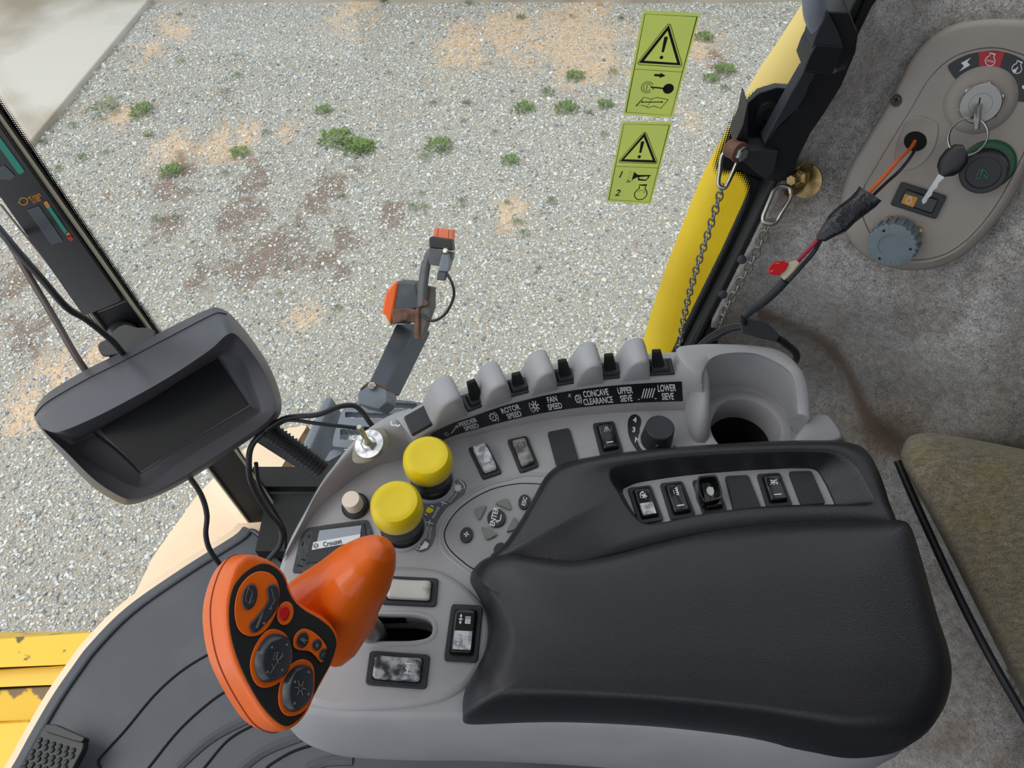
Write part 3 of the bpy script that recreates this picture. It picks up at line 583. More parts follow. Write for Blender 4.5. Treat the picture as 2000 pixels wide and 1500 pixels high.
# front pillar with gauge strip
def prism_y(px, y, dy): top = [at_y(a, b, y) for a, b in px]; return G().prism(top, [p+V((0, dy, 0)) for p in top])
ll = lambda y: -289+y*0.757 if False else (y-382)*0.7573     # left edge x at photo row y
rl = lambda y: (y-233)*0.7105
pil = [(ll(40), 40), (rl(-60), -60), (rl(1085), 1085), (ll(1085), 1085)]
def upto(a, b, z): return b+(b-a)*((z-b.z)/(b.z-a.z))          # carry the line a-b on to height z
pw = [at_y(x, y, YP) for x, y in pil]; pw[0] = upto(pw[3], pw[0], 3.71); pw[1] = upto(pw[2], pw[1], 3.71)
struct(G().prism(pw, [p+V((0, .010, 0)) for p in pw]).obj('trim_4', MATB, bevel=.002), 'black front corner pillar of the cab')
t = thing('pillar_edge_strip', at_y(180, 520, YP), 'thin pale edging running along both sides of the front pillar', 'edging strip')
for sgn, w0, w1, fnl in ((1, -5, 1, rl), (-1, 0, 9, ll)):
    q = [(fnl(60)+w0, 60), (fnl(60)+w1, 60), (fnl(1030)+w1*.35, 1030), (fnl(1030)+w0*.35, 1030)]
    prism_y(q, YP-.004, .004).obj('strip', BEIG, t)
t = thing('gauge_display', at_y(100, 420, YP), 'dark instrument strip on the front pillar with green and amber gauge marks', 'gauge')
q = [(ll(120)+12, 120), (rl(40)-8, 40), (247-7, 588), (163, 618)]
prism_y(q, YP-.008, .008).obj('face', mat('gauge_face', (24, 24, 27), .25), t, bevel=.001)
gd = lambda x, y: at_y(x, y, YP-.0085)
k = Ink(); k.poly([(-4, 262), (0, 268), (48, 334), (42, 340), (36, 340), (-4, 284)]); k.obj('green_bar', gd, TEAL, t)
k = Ink(); k.line([(95, 405), (130, 456)], 7); k.obj('green_bar', gd, TEAL, t)
k = Ink(); k.line([(88, 394), (95, 405)], 8); k.line([(130, 454), (136, 461)], 7); k.obj('amber_bar', gd, AMB, t)
k = Ink(); k.line([(133, 461), (141, 469)], 8); k.obj('red_bar', gd, REDM, t)
k = Ink(); k.poly([(-6, 330), (8, 322), (30, 344), (20, 352), (-6, 350)]); k.obj('lcd_window', gd, LCD, t)
k = Ink(); k.poly([(52, 410), (76, 402), (124, 472), (100, 478)]); k.obj('lcd_window', gd, LCD, t)
k = Ink(); k.ring(46, 393, 8, 2.0, 7); k.line([(35, 397), (38, 394)], 2); k.line([(54, 388), (58, 385)], 2); k.text('1/min', 68, 383, 14, -22, 0.75, .02); k.text('x100', 71, 391, 12, -22, 0.7, .02); k.obj('lettering', gd, AMB, t)
k = Ink(); k.line([(192, 610), (246, 588)], 1.2); k.obj('joint_line', lambda x, y: at_y(x, y, YP-.0005), BEIG, t)
# floor and mat, windshield
mat_edge = cr([(-40, 1590), (21, 1500), (60, 1430), (101, 1360), (140, 1303), (175, 1257), (245, 1187), (350, 1113), (455, 1047), (480, 1029), (520, 1068), (560, 1110)], 6)
fl = PZ(mat_edge, FZ)+[V((.5, .55, FZ)), V((.9, .5, FZ)), V((.9, -.7, FZ)), V((-1.2, -.9, FZ)), V((-1.3, -.3, FZ))]
rim = PZ([(p.x-10, p.y-7) for p in mat_edge[:-12]], FZ-.012)+[V((.0, .61, FZ-.012)), V((.9, .61, FZ-.012)), V((.92, -.72, FZ-.012)), V((-1.25, -.92, FZ-.012)), V((-1.35, -.3, FZ-.012))]
o = struct(G().prism(rim, [p-V((0, 0, .06)) for p in rim]).obj('cab_floor', CREAM, bevel=.004), 'cream painted cab floor edge around the rubber mat')
o.name = 'floor'; ORIG[o.name] = o.location.copy()
t = thing('floor_mat', fl[0].copy(), 'dark grey rubber floor mat with curved grooves in front of the console', 'floor mat')
G().prism(fl, [p-V((0, 0, .008)) for p in fl]).obj('mat', MATF, t, bevel=.002)
me_in = mat_edge[:-8]; g = G(); zz = FZ+.002
g.tube(PZ([(p.x+15, p.y+8) for p in me_in], zz), .004, 8); g.obj('edge_bead', MATF, t)
for c in ([(197, 1500), (192, 1486), (212, 1462), (245, 1426), (297, 1363), (340, 1322), (381, 1293), (430, 1266)], [(278, 1512), (290, 1500), (350, 1426), (416, 1367), (470, 1334)],
          [(392, 1508), (402, 1496), (444, 1447), (490, 1419), (530, 1402)], [(515, 1510), (525, 1496), (560, 1474), (591, 1461), (640, 1448)]):
    G().tube(PZ(cr(c, 6), FZ+.0002), .0022, 6).obj('groove', VOID, t)
for c in ([(350, 1500), (420, 1440), (520, 1390)], [(470, 1505), (520, 1468), (590, 1440)], [(600, 1502), (640, 1488), (690, 1486)]):
    G().tube(PZ(cr(c, 6), FZ-.004), .009, 8).obj('moulded_rib', MATF, t)
t = thing('pedal', at_z(105, 1470, FZ+.05), 'black studded pedal at the lower left corner on the floor mat', 'pedal')
q = rp([(86, 1416), (110, 1414), (166, 1440), (164, 1462), (120, 1545), (30, 1545), (52, 1480)], 9)
G().pz(q, FZ+.05, FZ+.035).obj('plate', BLK, t, bevel=.003)
G().pz(rp([(88, 1414), (108, 1414), (167, 1440), (160, 1450), (142, 1446), (86, 1428)], 5), FZ+.057, FZ+.04).obj('lip', BLK, t, bevel=.002)
g = G()
for r_ in range(7):
    for c_ in range(6):
        x, y = 78+c_*13-r_*7+(r_ % 2)*5, 1446+r_*11+c_*4
        if x < 150-r_*5 and x > 60-r_*8: g.lathe(at_z(x, y, FZ+.05), V((0, 0, 1)), [(.0042, 0), (.0034, .002), (.0015, .003)], 8)
g.obj('stud', BLK, t)
# windshield standing on the front edge of the floor
ws = PZ([(p.x-4, p.y-3) for p in mat_edge[:-14]], FZ)
lean = lambda p, z: V((p.x*(1+.10*(z-FZ)), p.y*(1), z))
g = G(); g.loft([[lean(p, z) for p in ws] for z in (FZ, 2.3, 2.8, 3.3, 3.7)], closed=False)
struct(g.obj('window_2', GLASS), 'curved windshield in front of the floor mat')
# cab roof and rear wall, plus an unseen left blocker added to cut light
g = G(); g.box(V((0.1, -.25, 3.74)), V((.95, 0, 0)), V((0, .87, 0)), V((0, 0, .03))); struct(g.obj('ceiling', mat('roof_lining', (214, 212, 208), .9)), 'grey roof lining over the cab')
g = G(); g.box(V((0.98, -.25, 2.75)), V((.03, 0, 0)), V((0, .85, 0)), V((0, 0, .95))); struct(g.obj('wall_rear', MATB), 'dark rear wall of the cab behind the felt')
g = G(); g.box(V((0.25, -1.13, 2.25)), V((.75, 0, 0)), V((0, .02, 0)), V((0, 0, .65))); struct(g.obj('wall_left', MATB), 'dark left side of the cab behind the operator')
# ================================================================ FELT TRIM, SEAT
crease = cr([(1395, 640), (1480, 612), (1560, 640), (1620, 675), (1665, 740), (1700, 820), (1760, 880), (1800, 960)], 8)
CRP = [(p.x, p.y) for p in crease]
def side_of_crease(px, py):
    best = 1e9; s = 0
    for a, b in zip(CRP, CRP[1:]):
        dx, dy = b[0]-a[0], b[1]-a[1]; t_ = max(0, min(1, ((px-a[0])*dx+(py-a[1])*dy)/(dx*dx+dy*dy))); qx, qy = a[0]+t_*dx-px, a[1]+t_*dy-py; d = math.hypot(qx, qy)
        if d < best: best = d; s = dx*(py-a[1])-dy*(px-a[0])
    return best if s > 0 else -best
NP = V((-.42, -.80, .42)).normalized(); PP = at_d(1810, 280, .665)      # plane of the ignition panel
def felt_depth(px, py):
    ax_, ay_ = 1740, 420; dx, dy = 270, -310; t_ = max(0, min(1, ((px-ax_)*dx+(py-ay_)*dy)/(dx*dx+dy*dy))); dd = math.hypot(px-ax_-t_*dx, py-ay_-t_*dy)
    w_ = 1-sstep(135, 270, dd)
    if w_ > 0:
        r_ = ray(px, py); dp = (PP-CAM).dot(NP)/r_.dot(NP)+.017
        return dp*w_+felt_base(px, py)*(1-w_)
    return felt_base(px, py)
def felt_base(px, py):
    dl = (YG-.03)/max(.25, ray(min(px, 1700), py).y)          # flush with the window pillar on the left
    dl = min(dl, 1.02)
    r = sstep(1480, 2000, px); base = dl*(1-r)+(0.64+.16*sstep(300, 1100, py))*r
    base += 0.05*sstep(900, 1500, py)*(1-r)
    sd_ = side_of_crease(px, py); base += 0.06*sstep(-6, 16, sd_)*sstep(560, 700, py) - 0.012*math.exp(-((sd_+30)/22)**2)*sstep(600, 760, py)
    base += .010*math.exp(-(((px-1850)/150)**2+((py-700)/60)**2))*-1 + .02*math.exp(-(((px-1850-.35*(py-850))/200)**2+((py-868-.12*(px-1760))/18)**2))
    return base
def lb(py):     # left boundary of the felt at a photo row
    pts = [(-120, 1800), (-60, 1737), (0, 1702), (108, 1650), (190, 1609), (275, 1569), (345, 1539), (430, 1499), (530, 1449), (630, 1399), (700, 1362), (900, 1300), (1600, 1300)]
    for (a, b), (c, d) in zip(pts, pts[1:]):
        if a <= py <= c: return b+(d-b)*(py-a)/(c-a)
    return 1300
NU, NV = 110, 130; vs = []; fs = []
for j in range(NV+1):
    py = -120+1720*j/NV; l = lb(py)
    for i in range(NU+1):
        px = l-6+(2200-l)*(i/NU); vs.append(at_d(px, py, felt_depth(px, py)))
for j in range(NV):
    for i in range(NU): a = j*(NU+1)+i; fs.append((a, a+1, a+NU+2, a+NU+1))
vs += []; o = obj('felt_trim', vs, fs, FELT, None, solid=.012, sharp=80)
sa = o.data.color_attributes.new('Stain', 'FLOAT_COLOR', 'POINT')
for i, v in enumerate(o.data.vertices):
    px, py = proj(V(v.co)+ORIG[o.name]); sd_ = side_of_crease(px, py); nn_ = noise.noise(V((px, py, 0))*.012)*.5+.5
    st_ = math.exp(-((sd_-2)/13)**2)*(1 if 1480 < px < 1815 and 600 < py < 980 else 0)*.95+math.exp(-(((px-1745)/75)**2+((py-830)/55)**2))*.7+sstep(.5, .8, nn_)*.35+.15*sstep(600, 1400, py)  # brown stains; the line along the crease is painted in for shade
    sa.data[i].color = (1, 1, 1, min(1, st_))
setp(o, 'grey wool felt trim lining the rear corner of the cab', 'trim')
for m_ in o.modifiers: m_.offset = 1
def fp(px, py, out=0.0): return at_d(px, py, felt_depth(px, py)-.012-out)
for x, y in ((1449, 507), (1412, 575)):
    o = G().lathe(fp(x, y, -.001), -ray(x, y), [(.005, 0), (.0045, .002), (.002, .003)], 14).obj('felt_button', BLKT); setp(o, 'black push clip in the felt beside the %s' % ('window seal, upper one' if y < 550 else 'window seal, lower one'), 'clip', 'push clips in the felt')
# seat side cushion
t = thing('seat_cushion', at_d(1900, 1100, .74), 'brown and yellow woven seat cushion at the right edge', 'cushion')
oc = [(1762, 905), (1764, 872), (1782, 850), (1830, 846), (1920, 862), (2040, 885), (2250, 920), (2300, 1250), (2300, 1600), (2130, 1600), (2050, 1470), (1990, 1350), (1920, 1210), (1860, 1090), (1800, 975)]
ci = (2050, 1150)
def shr(k, dx=0, dy=0): return [(x+(ci[0]-x)*k+dx, y+(ci[1]-y)*k+dy) for x, y in oc]
rings = [[at_d(p.x, p.y, d) for p in cr(shr(k), 6, True)] for k, d in ((0.0, .745), (0.0, .70), (.012, .680), (.04, .664), (.10, .652), (.22, .645))]
G().loft(rings, True, True).obj('cover', SEATF, t, sharp=80)
o = G().tube(cr([at_d(1753, 900, .70), at_d(1785, 975, .69), at_d(1870, 1160, .665), at_d(1935, 1285, .65), at_d(2010, 1415, .64), at_d(2060, 1500, .63)], 8), .0036, 10).obj('rod', BLK)
setp(o, 'long thin black rod leaning along the edge of the woven cushion', 'rod')
# ================================================================ CONSOLE
UP = V((0, 0, 1))
con = thing('control_console', at_z(900, 1100, ZD), 'light grey side console with rocker switches, dials and yellow knobs', 'console')
deck = [(640, 922), (600, 990), (560, 1068), (532, 1170), (524, 1280), (540, 1352), (590, 1388), (680, 1398), (800, 1402), (905, 1402), (1100, 1410), (1300, 1425), (1500, 1445), (1680, 1455), (1790, 1420), (1815, 1330), (1770, 1130), (1720, 985), (1680, 900), (1625, 868), (1560, 850), (1540, 800), (1500, 745), (1400, 735), (1200, 745), (1020, 790), (900, 825), (800, 845), (740, 855), (690, 872)]
dk = resample(cr([V(p) for p in deck], 6, True), 150)
D = PZ(dk, ZD)
cuph = PZ(ell(1456, 838, 69, 66, 40), ZD); sloth = PZ(rp([(640, 1206), (806, 1206), (846, 1214), (846, 1248), (806, 1255), (640, 1255)], [14, 14, 26, 26, 14, 14]), ZD)
g = G(); g.holes([offset(D, -.004), sloth, cuph], V((0, 0, -.003)))
r0 = offset(D, -.004); r1 = [p-UP*.0012 for p in offset(D, -.001)]; r2 = [p-UP*.005 for p in offset(D, .0015)]
low = lambda d, z: [V((p.x, p.y, z)) for p in offset(D, d)]
g.loft([r0, r1, r2, low(.006, ZD-.02), low(.012, ZD-.05), low(.014, ZD-.09), low(.010, ZD-.14), low(-.002, ZD-.19), low(-.03, ZD-.23), low(-.08, ZD-.25)], False, True)
g.loft([sloth, [p-UP*.03 for p in sloth]], False, False)
g.obj('console_body', GREY, con, sharp=50)
G().prism([p-UP*.045 for p in PZ(rp([(600, 1180), (900, 1180), (900, 1280), (600, 1280)], 5), ZD)], [p-UP*.05 for p in PZ(rp([(600, 1180), (900, 1180), (900, 1280), (600, 1280)], 5), ZD)]).obj('slot_floor', VOID, con)
# ridge on the left
Oe = cr([(566, 1088), (590, 1046), (632, 978), (674, 912), (716, 862), (762, 826), (800, 812)], 6)
Ie = cr([(552, 1094), (594, 1035), (622, 993), (662, 957), (719, 918), (778, 898), (838, 888)], 6)
Oe = resample(Oe, 40, False); Ie = resample(Ie, 40, False); rings = []
for i, (a, b) in enumerate(zip(Oe, Ie)):
    s = i/39; h = .034*sstep(-.15, .75, s)+.004; A = at_z(a.x, a.y, ZD-.004); B = at_z(b.x, b.y, ZD+.0002)
    row = [A+V((0, 0, -.10)), A+V((-.002, 0, -.04))]
    for k in range(15):
        t_ = k/14; row.append(A.lerp(B, t_)+UP*(h*math.sin(math.pi*min(1, t_*.92+.04))**.75*(1-.15*t_) if k < 14 else 0))
    rings.append(row)
rings = [[p for p in r] for r in rings]; g = G(); g.loft(rings, closed=False); n = len(rings[0]); g.add([p for p in rings[-1]], [tuple(range(n))]); g.obj('side_ridge', GREY, con, sharp=60)
# dark seam strip down the left outside
q = [(562, 1060), (600, 985), (650, 900), (664, 896), (668, 902), (610, 1000), (576, 1062), (566, 1068)]
G().pz(q, ZD-.012, ZD-.09).obj('seam_strip', BLKT, con, bevel=.001)
# switch bank
Dc = resample(cr([(838, 890), (876, 866), (943, 848), (1020, 831), (1100, 817), (1226, 806), (1345, 803)], 6), 60, False)
Tc = resample(cr([(808, 860), (850, 835), (882, 820), (919, 807), (956, 793), (1000, 779), (1089, 758), (1181, 745), (1268, 738), (1342, 734)], 6), 60, False)
ZS = ZD+.040
bank_lo = [at_z(p.x, p.y, ZD-.001) for p in Dc]; bank_hi = [at_z(p.x, p.y, ZS) for p in Tc]; rings = []
for i in range(60):
    a, b = bank_lo[i], bank_hi[i]; t_ = (bank_hi[min(59, i+1)]-bank_hi[max(0, i-1)]).normalized(); bk = UP.cross(t_).normalized()
    if bk.y < 0: bk = -bk
    f = (b-a); rings.append([a-UP*.03, a, a+f*.93, b+bk*.0015-UP*.0008, b+bk*.004, b+bk*.026, b+bk*.032-UP*.004, b+bk*.034-UP*.10])
g = G(); g.loft(rings, True, True, True); g.obj('switch_bank', GREY, con, sharp=50)
def bank(s, t):      # s 0..1 along, t 0..1 up the face, slightly proud of it
    x = s*59; i = min(58, max(0, int(x))); f = x-i; a = bank_lo[i].lerp(bank_lo[i+1], f); b = bank_hi[i].lerp(bank_hi[i+1], f)
    tt = (bank_hi[i+1]-bank_hi[i]).normalized(); nn = tt.cross(b-a).normalized(); nn = nn if nn.y < 0 else -nn
    return a.lerp(b, t)+nn*.0005
def bank_s(px):      # parameter whose top edge lies at photo column px
    for i in range(59):
        if Tc[i].x <= px <= Tc[i+1].x: return (i+(px-Tc[i].x)/(Tc[i+1].x-Tc[i].x))/59
    return 0 if px < Tc[0].x else 1
def bmap(x, y):      # photo column, position across the strip in photo-like units (0 bottom .. 22 top)
    return bank(bank_s(x), .30+.56*y/22)
g = G(); n = 60; top = []; bot = []
for i in range(n+1):
    x = 836+(1331-836)*i/n; top.append(bmap(x, 22)); bot.append(bmap(x, 0))
g.loft([top, bot], closed=False); g.obj('label_strip', DECK, con, smooth=False)
bm2 = lambda x, y: bmap(x, y)+(CAM-bmap(x, y)).normalized()*.0004
k = Ink()
for tx, x, y, wd in (('FEEDER', 905, 15.5, 1), ('SPEED', 906, 6, 1), ('ROTOR', 989, 15.5, 1), ('SPEED', 991, 6, 1), ('FAN', 1072, 15.5, 1), ('SPEED', 1073, 6, 1), ('CONCAVE', 1159, 15.5, 1), ('CLEARANCE', 1160, 6, 1), ('UPPER', 1217, 15.5, 1), ('SIEVE', 1217, 6, 1), ('LOWER', 1300, 15.5, 1), ('SIEVE', 1301, 6, 1)):
    k.text(tx, x, y, 10.8, 0, .98, .022, flip=1)
    if y < 10: k.obj('lettering', bm2, INKW, con); k = Ink()
k = Ink()
for cx, r_ in ((952, 7.0), (1121, 5.6)):
    k.ring(cx, 11, r_*.72, 1.2)
    for a in range(8): t_ = a*math.pi/4; k.line([(cx+r_*.75*math.cos(t_), 11+r_*.75*math.sin(t_)), (cx+r_*math.cos(t_+.25), 11+r_*math.sin(t_+.25))], 1.5)
    k.disc(cx, 11, 1.4); k.arc(cx, 11, r_*1.3, -60, 50, 1.1)
    k.obj('gear_symbol', bm2, INKW, con); k = Ink()
k.line([(1104, 15), (1110, 18)], 1); k.line([(1106, 19), (1109, 14)], 1); k.obj('star_mark', bm2, INKW, con); k = Ink()
for a in range(8):
    t_ = a*math.pi/4+.2; k.line([(1036+2.5*math.cos(t_), 11+2.5*math.sin(t_)), (1036+8*math.cos(t_), 11+8*math.sin(t_))], 1.8)
k.ring(1036, 11, 2.2, .8); k.arc(1036, 11, 10.5, 140, 230, 1.1); k.obj('fan_symbol', bm2, INKW, con); k = Ink()
for i in range(5): k.line([(1248+i*5.2, 5), (1256+i*5.2, 16)], 1.8)
k.line([(1240, 4), (1244, 4)], .9); k.line([(1274, 4), (1278, 4)], .9); k.obj('sieve_symbol', bm2, INKW, con); k = Ink()
k.line([(866, 6), (884, 15)], 1.3); k.line([(880, 15.5), (885, 15.5), (883, 11)], 1.2); k.ring(858, 8, 3, 1)
k.obj('feeder_symbol', bm2, INKW, con)
# humps between the paddles
def bank_frame(px):
    s = bank_s(px); i = min(58, int(s*59)); P = bank(s, 1); t_ = (bank_hi[i+1]-bank_hi[i]).normalized(); bk = UP.cross(t_).normalized()
    return P, t_, (bk if bk.y > 0 else -bk)
def hump(px, top_py, wl, wr, dback=.030):
    P, t_, bk = bank_frame(px); q = at_y(px, top_py, P.y+.014); H = max(.03, q.z-P.z)
    prof = cr([(-wl, -.001), (-wl, 0), (-wl*.80, H*.42), (-wl*.55, H*.80), (-wl*.18, H*.985), (wr*.35, H*.97), (wr*.66, H*.78), (wr*.85, H*.42), (wr, 0), (wr, -.001)], 4)
    def ring(b, sx, sh, dx=0): return [P+t_*(x*sx+dx)+UP*(y*sh-.0005)+bk*b for x, y in prof]
    return G().loft([ring(-.0008, .80, .93), ring(.0002, .90, .965), ring(.002, .97, .99), ring(.006, 1, 1), ring(dback-.008, 1.02, .97), ring(dback-.002, .98, .93), ring(dback, .90, .88)]).obj('divider', GREY, con, sharp=60)
hump(894, 752, .026, .0095); hump(980, 727, .021, .0105); hump(1069, 708, .019, .0105); hump(1157, 691, .019, .0115); hump(1247, 684, .019, .0115)
P, t_, bk = bank_frame(846); G().prism([P+t_*a+bk*b+UP*.003 for a, b in ((-.020, .004), (.012, .004), (.012, .026), (-.016, .026))], [P+t_*a+bk*b-UP*.003 for a, b in ((-.020, .004), (.012, .004), (.012, .026), (-.016, .026))]).obj('blank_plug', BLKT, con, bevel=.0015)
def paddle(px, py_top, px_top):
    P, t_, bk = bank_frame(px); c = P+bk*.0115
    pd = G().box(c+UP*.0012, t_*.0135, bk*.0095, UP*.0014).obj('paddle_switch', BLK, con, bevel=.001)
    h = .0055; base = [c+t_*a*.0108+bk*b*.0085 for a, b in ((-1, -1), (1, -1), (1, 1), (-1, 1))]
    top = [c+UP*h+t_*a*.0085+bk*b*.006 for a, b in ((-1, -1), (1, -1), (1, 1), (-1, 1))]
    G().prism(top, base).obj('boot', BLK, pd, bevel=.0015)
    q = at_y(px_top, py_top, c.y+.004); H = q.z-c.z; lean_ = (q-c); lean_.z = 0
    rings = []
    for f, w_, d_ in ((.1, .0060, .004), (.3, .0060, .0036), (.6, .0060, .003), (.9, .0060, .0026), (1.0, .0056, .0018)):
        m_ = c+lean_*f+UP*(H*f); rings.append([m_+t_*w_*a*(1-.35*f+.05)+bk*d_*b for a, b in ((-1, -1), (1, -1), (1, 1), (-1, 1))])
    G().loft(rings).obj('lever', MATB, pd, bevel=.001)
for a in ((941, 744, 920), (1021, 729, 1008), (1110, 703, 1098), (1197, 692, 1189), (1291, 684, 1282)): paddle(*a)
# ---------------- cup holder
ZT = ZD+.058
ib = cr([(1374, 800), (1373, 775), (1384, 760), (1423, 753), (1471, 761), (1509, 783), (1530, 803), (1540, 822)], 5)
it = cr([(1372, 752), (1373, 731), (1386, 705), (1416, 692), (1471, 691), (1518, 710), (1549, 735), (1557, 768)], 5)
ot = cr([(1325, 700), (1322, 680), (1350, 674), (1404, 672), (1490, 677), (1538, 694), (1577, 738), (1583, 775)], 5)
n = 36; ib, it, ot = [resample(c, n, False) for c in (ib, it, ot)]; rings = []
for i in range(n):
    f = i/(n-1); zt = ZT-.0225*sstep(.80, 1, f)**1.5; pyd = 44*sstep(.80, 1, f)**1.5
    a = at_z(ib[i].x, ib[i].y, ZD-.002); b = at_z(it[i].x, it[i].y+pyd*.9, zt-.001); c = at_z(ot[i].x, ot[i].y+pyd*.9, zt-.001); b2 = at_z(it[i].x*.93+ot[i].x*.07, (it[i].y*.93+ot[i].y*.07)+pyd*.9, zt+.001); c2 = at_z(it[i].x*.15+ot[i].x*.85, (it[i].y*.15+ot[i].y*.85)+pyd*.9, zt+.001)
    rings.append([a, a.lerp(b, .35), a.lerp(b, .75), b-UP*.003, b, b2, b2.lerp(c2, .5)+UP*.001, c2, c, V((c.x, c.y, zt-.006)), V((c.x, c.y, zt-.05)), V((c.x, c.y, ZD-.06))])
G().loft(rings, True, True, True).obj('cup_holder_wall', GREY, con, sharp=60)
# funnel and cup
c0 = at_z(1456, 838, ZD); rx = (at_z(1525, 838, ZD)-c0).length; g = G(); cir = lambda r, z: [V((c0.x+r*math.cos(a), c0.y+r*math.sin(a), z)) for a in [2*math.pi*i/48 for i in range(48)]]
g.loft([cir(rx+.010, ZD+.0005), cir(rx+.003, ZD+.002), cir(rx, ZD+.0012), cir(rx-.0015, ZD-.003), cir(rx-.003, ZD-.028)], False, False); g.obj('cup_rim', GREY, con)
g = G(); g.loft([cir(rx-.0028, ZD-.027), cir(rx-.006, ZD-.075), cir(rx-.014, ZD-.078)], False, True); g.obj('cup_well', VOID, con)
G().prism([V((c0.x+a, c0.y+b, ZD-.062+c_)) for a, b, c_ in ((.0, -.024, 0), (.022, -.018, .004), (.020, .006, .006), (-.004, -.004, 0))], [V((c0.x+a, c0.y+b, ZD-.074)) for a, b in ((.0, -.024), (.022, -.018), (.020, .006), (-.004, -.004))]).obj('rubber_insert', BLKT, con, bevel=.002)
# left fin of the holder
fb = [(1337, 812), (1346, 850), (1356, 866), (1378, 868), (1381, 845), (1378, 800), (1372, 770), (1340, 776)]
ft = [(1338, 740), (1350, 792), (1364, 828), (1374, 822), (1372, 790), (1366, 752), (1358, 716), (1350, 700)]
def fin(fb, ft, h, name='holder_fin'):
    B = PZ(fb, ZD-.003); T = [at_z(p[0], p[1], ZD+h*k_) for p, k_ in zip(ft, [.86, .6, .30, .32, .62, .88, 1, 1])]
    B = cr(B, 4, True); T = cr(T, 4, True); C = sum(T, V((0, 0, 0)))/len(T)
    o = G().loft([B, [b.lerp(t_, .5)+(V((b.x, b.y, t_.z*.5+b.z*.5))-b.lerp(t_, .5))*.3 for b, t_ in zip(B, T)], [b.lerp(t_, .92) for b, t_ in zip(B, T)], [t_.lerp(C, .10) for t_ in T]]).obj(name, GREY, con, sharp=80)
    m_ = o.modifiers.new('remesh', 'REMESH'); m_.mode = 'VOXEL'; m_.voxel_size = .0012; m_.use_smooth_shade = True
    m_ = o.modifiers.new('smooth', 'SMOOTH'); m_.factor = .5; m_.iterations = 30
rings = []
for x_, y_, h_, w_ in ((1349, 762, .054, .010), (1352, 775, .0545, .0105), (1355, 790, .053, .011), (1358, 806, .047, .0115), (1361, 822, .038, .0115), (1364, 840, .026, .0110), (1367, 856, .013, .0095), (1369, 866, .004, .006)):
    c_ = at_z(x_, y_, ZD-.002); rings.append([c_+V((w_*math.copysign(abs(math.cos(q))**.8, math.cos(q))*(1-.30*math.sin(q)), 0, h_*math.sin(q)**.8)) for q in [math.pi*k_/16 for k_ in range(17)]])
G().loft(rings).obj('holder_fin', GREY, con, sharp=80)
e0 = PZ([(1548, 872), (1552, 850), (1578, 824), (1606, 822), (1628, 832), (1652, 872)], ZD-.002)
e1 = [at_z(a, b, ZD+.022) for a, b in ((1556, 866), (1566, 838), (1588, 812), (1606, 809), (1622, 815), (1642, 858))]
e0, e1 = cr(e0, 4, True), cr(e1, 4, True); C = sum(e1, V((0, 0, 0)))/len(e1)
G().loft([e0, [a.lerp(b, .8) for a, b in zip(e0, e1)], [b.lerp(C, .04) for b in e1], [b.lerp(C, .14)+UP*.0008 for b in e1]]).obj('rear_boss', GREY, con, sharp=70)
